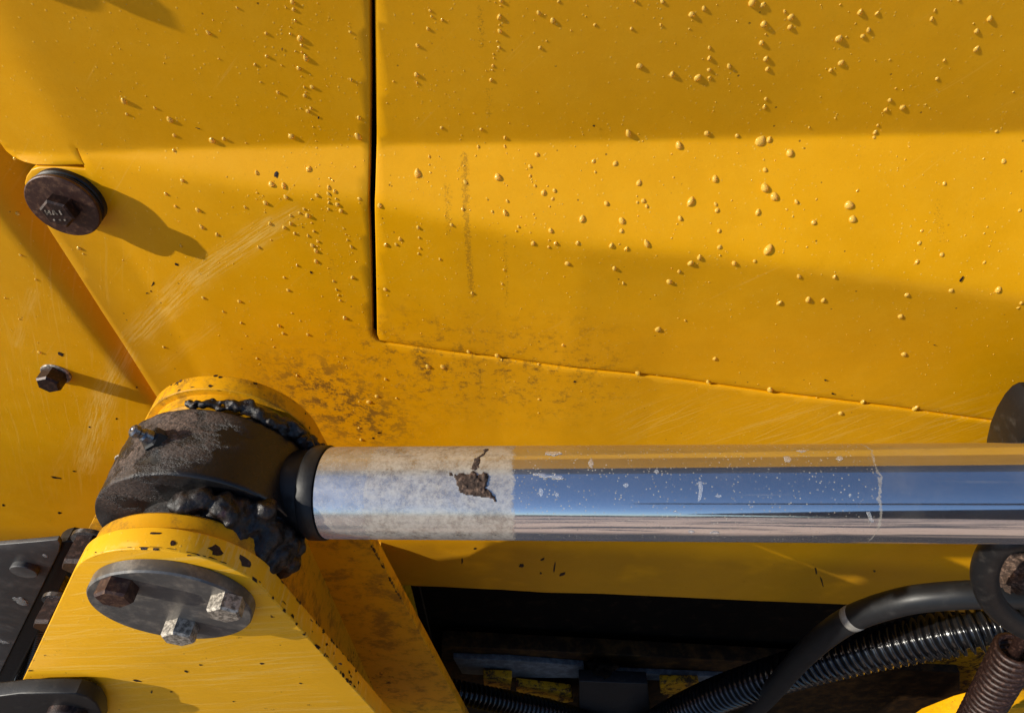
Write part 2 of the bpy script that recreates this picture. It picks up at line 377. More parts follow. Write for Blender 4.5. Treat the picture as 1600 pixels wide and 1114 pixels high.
def add_lathe(bm, p0, axis, prof, n=48, up=None, hexn=False):
    """prof = [(t along axis, radius)...]"""
    a = Vector(axis).normalized()
    if up is None: u = a.orthogonal().normalized()
    else: u = (Vector(up) - a * a.dot(Vector(up))).normalized()
    v = a.cross(u); p0 = Vector(p0); rings = []
    for t, r in prof:
        if r <= 1e-7: rings.append([bm.verts.new(p0 + a * t)])
        else: rings.append([bm.verts.new(p0 + a * t + (u * math.cos(k * 2 * math.pi / n) + v * math.sin(k * 2 * math.pi / n)) * r) for k in range(n)])
    for A, B in zip(rings, rings[1:]):
        if len(A) == 1 and len(B) == 1: continue
        for k in range(n):
            k2 = (k + 1) % n
            if len(A) == 1: bm.faces.new((A[0], B[k2], B[k]))
            elif len(B) == 1: bm.faces.new((A[k], A[k2], B[0]))
            else: bm.faces.new((A[k], A[k2], B[k2], B[k]))
def lathe(name, p0, axis, prof, n=48, up=None, angle=35):
    bm = bmesh.new(); add_lathe(bm, p0, axis, prof, n, up); return finish(bm, name, True, angle)
def hex_head(p0, axis, r, h, twist, cham=.12):
    """bolt head: six flats, chamfered front"""
    bm = bmesh.new(); a, u, v = frame_of(axis); up = u * math.cos(twist) + v * math.sin(twist)
    add_lathe(bm, p0, axis, [(0, 0), (0, r), (h * .86, r), (h, r * (1 - cham)), (h * 1.0, 0)], 6, up)
    return finish(bm, 'hex', False)
def catmull(pts, n=12):
    P = [Vector(p) for p in pts]; P = [P[0] * 2 - P[1]] + P + [P[-1] * 2 - P[-2]]; out = []
    for i in range(1, len(P) - 2):
        for k in range(n):
            t = k / n; a, b_, c, d = P[i - 1:i + 3]
            out.append(.5 * ((2 * b_) + (c - a) * t + (2 * a - 5 * b_ + 4 * c - d) * t * t + (3 * b_ - a - 3 * c + d) * t ** 3))
    out.append(P[-2]); return out
def resample(P, step):
    out = [P[0]]; acc = 0.0
    for a, b_ in zip(P, P[1:]):
        d = (b_ - a).length; t = step - acc
        while t <= d: out.append(a.lerp(b_, t / d)); t += step
        acc = (acc + d) % step
    return out
def sweep(bm, path, rad, n=20):
    """rad(i) radius at point i"""
    prev = None; rings = []
    for i, p in enumerate(path):
        d = (path[min(i + 1, len(path) - 1)] - path[max(i - 1, 0)]).normalized()
        if prev is None: u = d.orthogonal().normalized()
        else: u = (prev - d * prev.dot(d)).normalized()
        prev = u; v = d.cross(u); r = rad(i)
        rings.append([bm.verts.new(p + (u * math.cos(k * 2 * math.pi / n) + v * math.sin(k * 2 * math.pi / n)) * r) for k in range(n)])
    for A, B in zip(rings, rings[1:]):
        for k in range(n): bm.faces.new((A[k], A[(k + 1) % n], B[(k + 1) % n], B[k]))
    bm.faces.new(rings[0][::-1]); bm.faces.new(rings[-1])
def blob_mesh(name, ctr, size, seed, amp=.35, freq=60, sub=4):
    bm = bmesh.new(); bmesh.ops.create_icosphere(bm, subdivisions=sub, radius=1)
    for v in bm.verts:
        p = v.co.copy(); w = Vector((p.x * size[0], p.y * size[1], p.z * size[2]))
        k = noise.fractal(w * freq + Vector((seed, seed * 2.3, 1)), .9, 2.1, 5)
        v.co = Vector(ctr) + w * (1 + amp * k)
    return finish(bm, name)

# ------------------------------------------------------------------ relief of the machine's side
crease_px = [(-400, 262), (0, 245), (130, 238), (300, 232), (575, 226), (700, 226), (1000, 220), (1200, 215), (1600, 208), (2200, 198)]
lower_px = [(-400, 262), (0, 242), (100, 239), (300, 276), (426, 297), (564, 312), (700, 345), (914, 384), (1100, 396), (1257, 418), (1414, 441), (1600, 468), (2200, 540)]
TB, TU = math.tan(R(21)), math.tan(R(11.5))
EASE = .075
cr = np.array([(lambda p: (p.x, p.z))(at_y(x, y, Y0)) for x, y in crease_px])
def zc(x): return float(np.interp(x, cr[:, 0], cr[:, 1]))
lw = []
for x, y in lower_px:
    yy = Y0
    for _ in range(8):
        p = at_y(x, y, yy); yy = Y0 - max(0, zc(p.x) - p.z) * TB
    lw.append((p.x, zc(p.x) - p.z))
lw = np.array(lw)
def bw(x): return float(np.interp(x, lw[:, 0], lw[:, 1]))
def sstep(t): t = max(0.0, min(1.0, t)); return t * t * (3 - 2 * t)
def softplus(v, k): 
    q = v / k
    return v if q > 20 else (0 if q < -20 else k * math.log1p(math.exp(q)))
fold = [at_y(-10, -80, Y0), at_y(20, 40, Y0), at_y(112, 225, Y0)]
def W(x, z):
    v = zc(x) - z; w = bw(x)
    o = 0.0
    if v < 0: o += softplus(-v, .0016) * TU
    o += (softplus(v, .0016) - softplus(v - w, .0026 + .0012 * min(1, w / .15))) * TB if w > .002 else 0
    # lower down the sheet eases back a little again
    q_ = softplus(v - w, .004); o -= q_ * EASE + .0150 * (1 - math.exp(-q_ / .10)) * min(1, max(0, (w - .012) / .06))
    # left end of the cover turns away
    a, b_ = fold[0], fold[2]
    d = (b_ - a).normalized(); px_, pz_ = x - a.x, z - a.z
    side = px_ * d.z - pz_ * d.x          # >0 left of the fold
    if z > zc(x) - .02: o += -softplus(side, .006) * math.tan(R(9)) * sstep((z - zc(x) + .02) / .02)
    o += .0006 * noise.noise(Vector((x * 4, z * 4, 3.1))) * 2
    return Y0 - o
def hit(px, py, off=0.0):
    r = ray(px, py); t = Y0 / r.y
    for _ in range(12):
        p = r * t; t = (W(p.x, p.z) - off) / r.y
    return r * t
def wnormal(p):
    e = .002
    dx = (W(p.x + e, p.z) - W(p.x - e, p.z)) / (2 * e); dz = (W(p.x, p.z + e) - W(p.x, p.z - e)) / (2 * e)
    return Vector((dx, -1, dz)).normalized()

def sheet(name, poly, fn, thick, mat, extra=(), bev=.0011, parent=None, loc=None, step=.008):
    """a steel sheet that follows fn(x,z), outlined by poly [(x,z)]"""
    dense = []
    n = len(poly)
    for i in range(n):
        a = Vector(poly[i]); b_ = Vector(poly[(i + 1) % n]); L_ = (b_ - a).length
        near = abs(a.x) < .95 and abs(b_.x) < .95 or True
        k = max(1, min(400, int(L_ / step)))
        for j in range(k): dense.append(a.lerp(b_, j / k))
    pts = [Vector(p) for p in dense]
    xs = [p[0] for p in poly]; zs = [p[1] for p in poly]
    x0, x1, z0, z1 = min(xs), max(xs), min(zs), max(zs)
    P = np.array([(p.x, p.y) for p in dense]); Q = np.roll(P, -1, 0)
    def inside(x, z):
        c = ((P[:, 1] > z) != (Q[:, 1] > z)); 
        with np.errstate(all='ignore'): xi = (Q[:, 0] - P[:, 0]) * (z - P[:, 1]) / (Q[:, 1] - P[:, 1]) + P[:, 0]
        if (np.count_nonzero(c & (x < xi)) % 2) == 0: return False
        return float(np.min((P[:, 0] - x) ** 2 + (P[:, 1] - z) ** 2)) > (.55 * step) ** 2
    gx = np.arange(max(x0, -.92), min(x1, .95), step); gz = np.arange(max(z0, -1.35), min(z1, -.06), step)
    cand = [(x, z) for x in gx for z in gz]
    cand += [(x, z) for x in np.arange(x0, x1, .05) for z in np.arange(z0, z1, .05) if x < -.92 or x > .95 or z < -1.35 or z > -.06]
    for x, z in cand:
        if inside(x, z) and abs(z - zc(x)) > step * .8: pts.append(Vector((x, z)))
    for dz in (-.0075, -.0045, -.0022, 0, .0022, .0045, .0075):
        for x in gx:
            z = zc(x) + dz
            if inside(x, z): pts.append(Vector((x, z)))
    nb = len(dense)
    r = delaunay_2d_cdt(pts, [(i, (i + 1) % nb) for i in range(nb)], [], 1, 1e-6)
    vs, fs = r[0], r[2]
    bm = bmesh.new(); vv = [bm.verts.new((v.x, fn(v.x, v.y), v.y)) for v in vs]
    for f in fs:
        try: bm.faces.new([vv[i] for i in f])
        except ValueError: pass
    bm.normal_update()
    if bm.faces and sum(f.normal.y for f in bm.faces) > 0: bmesh.ops.reverse_faces(bm, faces=bm.faces)
    ed = [e for e in bm.edges if e.is_boundary]
    # rolled rim: two short steps back, then the depth of the sheet
    outv = {}
    for e in ed:
        f = e.link_faces[0]; m_ = (e.verts[0].co + e.verts[1].co) / 2; d = (e.verts[1].co - e.verts[0].co); d.y = 0; d.normalize()
        o_ = m_ - f.calc_center_median(); o_.y = 0; o_ -= d * o_.dot(d)
        if o_.length > 1e-9:
            for v in e.verts: outv[v] = outv.get(v, Vector()) + o_.normalized()
    outk = {tuple(round(c, 6) for c in (v.co.x, v.co.z)): o_.normalized() for v, o_ in outv.items() if o_.length > 1e-9}
    for dy, dout in ((bev * .35, bev * .65), (bev * .65, bev * .35), (thick, 0)):
        ret = bmesh.ops.extrude_edge_only(bm, edges=ed)
        nv = [g for g in ret['geom'] if isinstance(g, bmesh.types.BMVert)]
        nk = {}
        for v in nv:
            o_ = outk.get(tuple(round(c, 6) for c in (v.co.x, v.co.z)), Vector())
            v.co.y += dy; v.co += o_ * dout; nk[tuple(round(c, 6) for c in (v.co.x, v.co.z))] = o_
        outk = nk
        ed = [g for g in ret['geom'] if isinstance(g, bmesh.types.BMEdge)]
    bmesh.ops.recalc_face_normals(bm, faces=bm.faces)
    me = bpy.data.meshes.new(name)
    if sum(f.normal.y * f.calc_area() for f in bm.faces) > 0: bmesh.ops.reverse_faces(bm, faces=bm.faces)
    bm.to_mesh(me); bm.free()
    for p in me.polygons: p.use_smooth = True
    me.set_sharp_from_angle(angle=R(40))
    c = loc or Vector((sum(xs) / n, Y0, min(zs)))
    return link(name, me, mat, parent, c)

def hit3(px, py):
    r = ray(px, py); t = Y0 / r.y
    for _ in range(12):
        p = r * t; t = W3(p.x, p.z) / r.y
    return r * t
def wp(px, py):                    # pixel of the photo -> (x,z) on the relief
    p = hit(px, py); return (p.x, p.z)

# ---- side cover: everything left of the gap, and the strip under the door
notch = [(134, 267), (128, 256), (118, 234), (121, 233), (131, 258)]
TOPZ = -.035
gapL = [(575, -60), (575, 30), (576, 120), (575.5, 222), (573.8, 300), (577, 400), (580, 524), (587, 532)]
gapR = [(587.5, -60), (588, 30), (589, 120), (590, 225), (588, 300), (588.5, 400), (590.5, 524), (593.5, 532)]
under = [(600, 538), (700, 552.5), (850, 572), (1000, 588), (1200, 615), (1400, 639), (1545, 659.5), (1800, 695.5)]
door_lo = [(600, 533.5), (700, 548), (850, 567.5), (1000, 583.5), (1200, 610.5), (1400, 634.5), (1545, 655), (1800, 691)]
tab = [(134, 266), (100, 263.5), (62, 263), (50, 267), (43, 277), (40, 288), (45, 303), (60, 328), (80, 362)]
low_left = [(120, 424), (160, 487), (200, 548), (243, 616), (300, 705), (420, 850)]
low_edge = [(560, 908), (650, 915), (800, 922), (1000, 930), (1200, 939), (1350, 945), (1600, 958), (1900, 975)]
corner = [(-60, 150), (-20, 200), (0, 222), (10, 236), (22, 246), (38, 253), (55, 257), (90, 257.5), (130, 257), (123, 243), (118, 232), (121, 231.5), (128, 247)]
poly1 = [wp(*p) for p in corner] + [wp(*p) for p in tab] + [wp(*p) for p in low_left] + [wp(*p) for p in low_edge] \
    + [wp(*p) for p in under[::-1]] + [wp(*p) for p in gapL[::-1]]
xg = wp(576, -60)[0]
poly1 += [(xg, TOPZ), (-1.2, TOPZ), (-1.2, wp(-60, 150)[1] + .04)]
side_cover = sheet('side_cover', poly1, W, .012, 'wall')
tag(side_cover, 'yellow side cover left of the black gap, running on as a strip below the door', 'panel')
# ---- door
poly2 = [wp(*p) for p in gapR] + [wp(*p) for p in door_lo]
p_end = wp(1800, 691); poly2 += [(1.7, p_end[1] - .12), (1.7, TOPZ), (wp(586, -60)[0], TOPZ)]
fnD = lambda x, z: W(x, z) + .0008
door = sheet('engine_door', poly2, fnD, .012, 'wall')
tag(door, 'large yellow door with a pressed bright wedge, right of the black gap', 'door')
# ---- left frame panel, with a gutter where it dips behind the cover
gl = [at_y(x, y, Y0) for x, y in ((-60, 120), (20, 262), (80, 362), (160, 487), (243, 616), (420, 850))]
gla = np.array([(p.z, p.x) for p in gl])[::-1]
def W3(x, z):
    xe = float(np.interp(z, gla[:, 0], gla[:, 1])); d = xe - x    # distance left of the cover's edge
    o = .034 * (1 - sstep((d + .006) / .058)) - .012 * math.exp(-((d - .035) / .012) ** 2) * 0
    return Y0 + .004 + o + max(0, zc(x) - z) * EASE + .0008 * noise.noise(Vector((x * 3, 9, z * 3)))
p3 = [(-1.6, -.035), (-.35, -.035), (-.35, -.3)] + [(at_y(500, 560, Y0).x, at_y(500, 560, Y0).z), (at_y(460, 870, Y0).x, at_y(460, 870, Y0).z)]
p3 += [(hit3(x, y).x, hit3(x, y).z) for x, y in ((420, 872), (130, 872), (95, 872), (0, 880), (-120, 890))] + [(-1.6, hit3(-120, 890).z)]
frame = sheet('frame_panel', p3, W3, .012, 'wall')
tag(frame, 'yellow frame panel at the left edge, dipping into a gutter behind the cover', 'panel')
upper = link('upper_body', None or (lambda: (lambda bm: (add_prism(bm, [(-1.6, -.025), (1.7, -.025), (1.7, .6), (-1.6, .6)], .50, .56, .004), finish(bm, 'ub', True, 40))[1])(bmesh.new()))(), 'black_plate', loc=(0, .53, -.02))
tag(upper, 'dull grey upper body above the yellow covers', 'panel')
# ---- backing coloured as shade behind the gaps and the cavity under the cover
def box_me(name, x0, x1, y0, y1, z0, z1, bev=0):
    bm = bmesh.new(); bmesh.ops.create_cube(bm, size=1)
    for v in bm.verts: v.co = Vector((x0 + (v.co.x + .5) * (x1 - x0), y0 + (v.co.y + .5) * (y1 - y0), z0 + (v.co.z + .5) * (z1 - z0)))
    if bev: bmesh.ops.bevel(bm, geom=bm.edges[:], offset=bev, segments=2, affect='EDGES')
    return finish(bm, name, False)
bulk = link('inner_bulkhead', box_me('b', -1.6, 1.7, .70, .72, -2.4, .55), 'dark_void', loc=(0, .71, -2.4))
tag(bulk, 'bulkhead coloured near black as shade, deep behind the gap and the cavity', 'bulkhead')

# ================================================================== pivot bracket
PX, PZ = -.2683, -.4965            # axis of the pivot pin (runs along y)
def arc(cx, cz, r, a0, a1, n):
    return [(cx + r * math.cos(R(a0 + (a1 - a0) * k / n)), cz + r * math.sin(R(a0 + (a1 - a0) * k / n))) for k in range(n + 1)]
def pix_poly(pts, y): return [(at_y(x, yy, y).x, at_y(x, yy, y).z) for x, yy in pts]
def tangent_plate(r, left_px, right_px, y):
    """round top, straight sides down through the two pixels, to far below"""
    l = at_y(*left_px, y); rr_ = at_y(*right_px, y)
    def tang(px_, pz_, sgn):
        dx, dz = px_ - PX, pz_ - PZ; d = math.hypot(dx, dz); a = math.atan2(dz, dx); t = math.acos(r / d)
        return math.degrees(a + sgn * t)
    aL = tang(l.x, l.z, -1); aR = tang(rr_.x, rr_.z, 1)
    while aL < 90: aL += 360
    while aR > 90: aR -= 360
    top = arc(PX, PZ, r, aR, aL, 40)        # from the right tangent over the top to the left
    lx = PX + r * math.cos(R(aL)); lz = PZ + r * math.sin(R(aL)); rx = PX + r * math.cos(R(aR)); rz = PZ + r * math.sin(R(aR))
    k = 2.6
    return [(rx + (rr_.x - rx) * k, rz + (rr_.z - rz) * k)] + top + [(lx + (l.x - lx) * k, lz + (l.z - lz) * k)]
brk = thing('pivot_bracket', 'yellow two-lug pivot bracket carrying the rod end, chipped at the edges', 'bracket', (PX, .31, PZ - .3))
bm = bmesh.new(); add_prism(bm, tangent_plate(.0745, (28, 1078), (583, 1108), .2267), .2267, .2452, .0012)
link('front_lug', finish(bm, 'front_lug', True, 40), 'lug', brk, (PX, .236, PZ))
rear_pts = tangent_plate(.0790, (105, 890), (668, 1010), .377)[:-1] + pix_poly([(113, 874), (135, 884), (330, 905), (420, 1300)], .377)
bm = bmesh.new(); add_prism(bm, rear_pts, .377, .394, .0012)
o = link('rear_lug', finish(bm, 'rear_lug', True, 40), 'lug_dirty', brk, (PX, .386, PZ)); o['label'] = 'rear lug behind the rod, mud-stained and mostly in shade'
# raised bosses round the pin, inside each lug
link('boss', lathe('boss', (PX, .2452, PZ), (0, 1, 0), [(-.001, .0710), (.013, .0710), (.015, .069), (.015, .03)], 64), 'lug_dirty', brk, (PX, .25, PZ))
link('sun_block_ring', lathe('sun_block_ring', (PX, .2595, PZ), (0, 1, 0), [(0, .03), (0, .0480), (.0250, .0480), (.0250, .03)], 64), 'grease', brk, (PX, .27, PZ))  # added ring, blocks sun passing between front lug and eye
link('boss', lathe('boss', (PX, .3775, PZ), (0, -1, 0), [(-.001, .072), (.012, .072), (.014, .070), (.014, .03)], 64), 'lug_dirty', brk, (PX, .37, PZ))
link('pivot_pin', lathe('pin', (PX, .2245, PZ), (0, 1, 0), [(0, 0), (0, .034), (.17, .034), (.17, 0)], 48), 'fitting', brk, (PX, .31, PZ))
# web that ties the two lugs, its unseen rear edge shaped to shade the recess
shading_web = [(.2455, -.622), (.300, -.616), (.376, -.612), (.400, -.66), (.50, -.87), (.521, -.945), (.556, -1.098), (.576, -1.075), (.62, -1.06), (.69, -1.2), (.69, -2.3), (.2455, -2.3)]
bm = bmesh.new(); fa = [bm.verts.new((-.255, y, z)) for y, z in shading_web]; fb = [bm.verts.new((-.240, y, z)) for y, z in shading_web]
bm.faces.new(fa); bm.faces.new(fb[::-1])
for i in range(len(shading_web)): bm.faces.new((fa[i], fb[i], fb[(i + 1) % len(shading_web)], fa[(i + 1) % len(shading_web)]))
link('shading_web', finish(bm, 'shading_web', False), 'lug_dirty', brk, (-.25, .4, -1.4))
# cap plate with its three bolts
cap = link('cap_plate', lathe('cap', (PX, .2262, PZ), (0, -1, 0), [(0, 0), (0, .0612), (.0085, .0612), (.0100, .0600), (.0100, 0)], 96), 'steel', brk, (PX, .22, PZ))
cap['label'] = 'round grey steel cap plate over the pin with three bolts'
for k, (bx, by, tw, mt) in enumerate(((176, 938, .3, 'rust'), (349, 962, .15, 'bolt_grey'), (277, 1000, .2, 'bolt_grey'))):
    yf = .2162 - .0125; p = at_y(bx, by, yf)
    o = link('hex_bolt', hex_head((p.x, .2162, p.z), (0, -1, 0), .0135, .0125, tw + math.pi / 2), mt, cap, (p.x, .2162, p.z))
    o['label'] = ('rusty brown bolt at the left of the cap plate', 'grey hex bolt at the right of the cap plate', 'grey hex bolt at the lower rim of the cap plate')[k]

# ================================================================== hydraulic cylinder
cyl = thing('hydraulic_cylinder', 'chrome hydraulic rod with a black eye end, dusty near the eye', 'cylinder', (PX, .318, PZ))
# eye: a short fat barrel, its mouths rounded
yF, yR, RE = .284, .352, .0838
def eye_mesh():
    bm = bmesh.new(); n = 144; prof = []
    prof += [(0, .036), (0, RE - .0018), (.0006, RE - .0006), (.0018, RE)]
    prof += [(.0018 + (yR - yF - .0058) * k / 24, RE) for k in range(1, 25)]
    prof += [(yR - yF - .0012, RE - .0016), (yR - yF, RE - .004), (yR - yF, .036)]
    add_lathe(bm, (PX, yF, PZ), (0, 1, 0), prof, n)
    for v in bm.verts:      # dried mud swells the upper left
        d = Vector((v.co.x - PX, 0, v.co.z - PZ)); rr = d.length
        if rr > RE * .9:
            q = v.co
            m_ = max(0, 1 - (q - Vector((-.300, .318, -.425))).length / .062)
            k = noise.fractal(q * 55, .9, 2.0, 5)
            v.co += d.normalized() * (max(0, m_) * (.0016 + .0030 * max(-.3, k)) + .00015 * noise.noise(q * 150))
    return finish(bm, 'eye', True, 40)
link('rod_eye', eye_mesh(), 'eye', cyl, (PX, .318, PZ))
# weld neck, dark ring and rod all lie on the rod's axis
e0 = RA - RD * (RA - Vector((PX, .3229, PZ))).length     # eye centre on the axis
LN = (RA - e0).length
link('neck', lathe('neck', e0, RD, [(.045, .0), (.045, .0400), (LN - .052, .0395), (LN - .046, .0375), (LN - .028, .0362), (LN - .026, .0362)], 64), 'black_part', cyl, e0 + RD * .06)
link('collar', lathe('collar', RA, RD, [(-.034, .030), (-.034, .0368), (-.030, .0380), (-.016, .0375), (-.0145, .0405), (-.013, .0414), (-.0015, .0416), (-.0002, .0410), (-.0002, .03)], 96), 'gasket', cyl, RA)
rod_me = lathe('rod', (0, 0, 0), (1, 0, 0), [(0, 0), (0, RR - .0012), (.0012, RR), (.30, RR), (.95, RR), (.95, 0)], 160, angle=30)
rod = link('chrome_rod', rod_me, 'chrome', cyl, RA, world_verts=False)
rod.rotation_euler = RD.to_track_quat('X', 'Z').to_euler()
# grease nipple with its hexagon
gp = at_y(243, 690, .300); gn = Vector((gp.x - PX, 0, gp.z - PZ)); ga = math.atan2(gn.z, gn.x)
# the nipple stands on the eye's skin at upper left
rv = ray(247, 689); dx_, dz_ = rv.x, rv.z; A_ = dx_ ** 2 + dz_ ** 2; B_ = -2 * (dx_ * PX + dz_ * PZ); C_ = PX ** 2 + PZ ** 2 - RE ** 2
gb = rv * ((-B_ - math.sqrt(B_ * B_ - 4 * A_ * C_)) / (2 * A_)); gd = Vector((gb.x - PX, 0, gb.z - PZ)).normalized(); gb -= gd * .001
ax = (gd + Vector((-.30, -.20, .0))).normalized()
me = hex_head(gb, ax, .0100, .0085, .5, .2)
nip = link('grease_nipple', me, 'black_part', cyl, gb)
link('nipple_tip', lathe('tip', gb + ax * .008, ax, [(0, .0062), (.006, .0054), (.0075, .0040), (.0100, .0038), (.0120, .0052), (.0150, .0050), (.0164, .0034), (.0164, .0018), (.0150, 0)], 24), 'fitting', nip, gb + ax * .008)

# mud splat on the rod
def on_rod(px, py, off=0.0):       # where the line of sight meets the rod's skin
    r = ray(px, py).normalized(); w = -RA
    a = r - RD * r.dot(RD); b_ = w - RD * w.dot(RD)
    A = a.dot(a); B = 2 * a.dot(b_); Cc = b_.dot(b_) - (RR + off) ** 2; D = B * B - 4 * A * Cc
    return r * ((-B - math.sqrt(max(0, D))) / (2 * A))
def rod_frame(p):
    t = (p - RA).dot(RD); c = RA + RD * t; return t, (p - c).normalized()
def splat(name, outline, thick, mat, label, cat, seed, parent=None, group=None, lumps=1.0, kind=None, cells=40):
    """a crust lying on the rod inside a pixel outline"""
    xs = [p[0] for p in outline]; ys = [p[1] for p in outline]
    P = np.array(outline, float); Q = np.roll(P, -1, 0)
    def sd(x, y):
        c = ((P[:, 1] > y) != (Q[:, 1] > y))
        with np.errstate(all='ignore'): xi = (Q[:, 0] - P[:, 0]) * (y - P[:, 1]) / (Q[:, 1] - P[:, 1]) + P[:, 0]
        ins = (np.count_nonzero(c & (x < xi)) % 2) == 1
        d = Q - P; t = np.clip(((x - P[:, 0]) * d[:, 0] + (y - P[:, 1]) * d[:, 1]) / (d ** 2).sum(1), 0, 1)
        dd = float(np.min(np.hypot(P[:, 0] + t * d[:, 0] - x, P[:, 1] + t * d[:, 1] - y)))
        return dd if ins else -dd
    stp = max((max(xs) - min(xs)) / cells, .8)
    bm = bmesh.new(); grid = {}
    nx = int((max(xs) - min(xs)) / stp) + 3; ny = int((max(ys) - min(ys)) / stp) + 3
    for i in range(nx):
        for j in range(ny):
            x = min(xs) - stp + i * stp; y = min(ys) - stp + j * stp
            s_ = sd(x, y) + 3.2 * noise.fractal(Vector((x * .16, y * .16, seed)), 1, 2, 4) * lumps
            if s_ > -.2:
                h = min(1, max(0, s_) / 4.5) ** .7
                k = thick * h * (.55 + .9 * abs(noise.fractal(Vector((x * .13, y * .13, seed + 5)), .8, 2.2, 5)))
                p = on_rod(x, y, .00015 + k); grid[i, j] = bm.verts.new(p)
    for i in range(nx):
        for j in range(ny):
            q = [grid.get(k) for k in ((i, j), (i + 1, j), (i + 1, j + 1), (i, j + 1))]
            if all(q): bm.faces.new(q)
    # close underneath so it is a solid crust
    g = bmesh.ops.extrude_face_region(bm, geom=bm.faces[:])
    for v in g['geom']:
        if isinstance(v, bmesh.types.BMVert):
            t, nrm = rod_frame(v.co); v.co = RA + RD * t + nrm * (RR - .0003)
    me = finish(bm, name); c = on_rod(sum(xs) / len(xs), sum(ys) / len(ys))
    return tag(link(name, me, mat, None, c), label, cat, group)
splat('mud_splat', [(708, 742), (722, 737), (728, 744), (738, 732), (746, 740), (756, 736), (764, 742), (763, 752), (760, 762), (770, 770), (777, 784), (770, 780), (752, 777), (735, 775), (718, 771), (714, 757)],
      .0026, 'mud', 'crusty brown mud splat stuck on the dusty end of the chrome rod', 'mud', 3.1)
splat('mud_fleck', [(700, 741), (706, 739), (708, 743), (703, 745)], .0008, 'mud', 'tiny brown mud fleck just left of the big splat on the rod', 'mud', 4.1, cells=8)
splat('mud_smear', [(735, 731), (742, 716), (757, 706), (756, 702), (764, 701), (752, 716), (748, 730), (741, 735)], .0007, 'mud', 'thin brown mud smear on the rod running up from the big splat', 'mud', 6.4, lumps=.8, cells=26)
for k, (ol, lb) in enumerate((
    ([(826, 742), (832, 738), (842, 736), (850, 739), (858, 740), (868, 739), (880, 743), (885, 749), (880, 752), (868, 751), (858, 748), (851, 752), (850, 760), (847, 759), (846, 749), (838, 745), (829, 746)], 'winged water streak on the chrome rod just right of the dusty edge'),
    ([(852, 705), (862, 703), (878, 704), (880, 710), (866, 713), (853, 710)], 'long flat water mark at the top of the chrome rod'),
    ([(1091, 752), (1096, 751), (1099, 764), (1095, 782), (1090, 785), (1092, 768)], 'thin drip mark running down the middle of the chrome rod'),
    ([(1354, 800), (1359, 800), (1366, 815), (1362, 817), (1356, 808)], 'short slanting water streak near the faint line round the rod'),
    ([(1224, 713), (1232, 712), (1238, 717), (1234, 722), (1226, 721)], 'round dried water ring at the top of the rod, left one of two'),
    ([(1307, 713), (1313, 711), (1318, 716), (1313, 720), (1308, 718)], 'round dried water ring at the top of the rod, right one of two'),
    ([(918, 722), (924, 715), (928, 722), (926, 731), (920, 729)], 'oval water mark on the rod above the blue sky reflection'),
    ([(1060, 800), (1068, 804), (1062, 802), (1050, 800), (1056, 796)], 'small smear low on the middle of the chrome rod'),
    ([(1022, 737), (1024.4, 733), (1028.8, 733.8), (1030, 738.2), (1026, 741)], 'small ring-shaped water mark just above the blue reflection'),
    ([(973, 758), (976, 754), (981.5, 754.8), (983, 759.2), (978, 762)], 'tiny curled water mark left of the thin drip on the rod'),
    ([(1115, 775), (1119.2, 772.5), (1126.9, 773), (1129, 775.75), (1122, 777.5)], 'slanting water mark right of the thin drip on the rod'),
    ([(841, 770), (843.4, 762), (847.8, 763.6), (849, 772.4), (845, 778)], 'drip hanging below the winged water streak'),
    ([(866, 774), (868.4, 770), (872.8, 770.8), (874, 775.2), (870, 778)], 'round water mark right of the drip below the winged streak'),
    ([(1243, 704), (1248.4, 701.5), (1258.3, 702), (1261, 704.75), (1252, 706.5)], 'flat pale water mark between the two dried rings'),
    ([(1325, 774), (1326.8, 771), (1330.1, 771.6), (1331, 774.9), (1328, 777)], 'small dot of dried water near the faint ring line'),
    ([(1074, 831), (1077.6, 828), (1084.2, 828.6), (1086, 831.9), (1080, 834)], 'small kinked mark on the brown reflection near the lower edge'),
    ([(1109, 833), (1113.8, 830), (1122.6, 830.6), (1125, 833.9), (1117, 836)], 'larger kinked mark on the brown reflection near the lower edge'))):
    splat('water_mark', ol, .0004, 'clear', lb, 'water mark', 11.3 + k, lumps=.25, cells=18, group='water marks on the chrome rod')

# ================================================================== grease and mud round the pivot
def in_world(px, py, y): return at_y(px, py, y)
gz = bmesh.new(); rng = random.Random(5)
spots = []
for k in range(11):      # between the front lug and the eye, creeping right and down
    t = .45 + .55 * k / 10; a = R(104 - 128 * t); rr = .071 - .004 * math.sin(t * 6)
    spots.append((Vector((PX + rr * math.cos(a), .2665 + rng.uniform(-.006, .006), PZ + rr * math.sin(a))), (.006 + .007 * t, .009 + .005 * t, .005 + .008 * t)))
for px, py, y, s_ in ((372, 832, .262, .016), (395, 845, .262, .018), (420, 838, .27, .016), (440, 850, .275, .018), (425, 868, .26, .017), (448, 830, .295, .014), (410, 800, .277, .012), (380, 792, .279, .009),
                      (350, 790, .279, .008), (460, 818, .31, .012), (452, 800, .31, .010), (432, 815, .285, .013), (446, 880, .262, .013), (400, 862, .255, .014), (440, 782, .30, .012), (452, 765, .31, .010)):
    spots.append((at_y(px, py, y), (s_, s_ * .9, s_)))
for k in range(34):
    a = R(82 - 110 * k / 33); rr = .066 + rng.uniform(-.003, .005)
    spots.append((Vector((PX + rr * math.cos(a), .2735 + rng.uniform(-.004, .004), PZ + rr * math.sin(a))), (.0085 + .004 * k / 33, .011, .0075 + .004 * k / 33)))
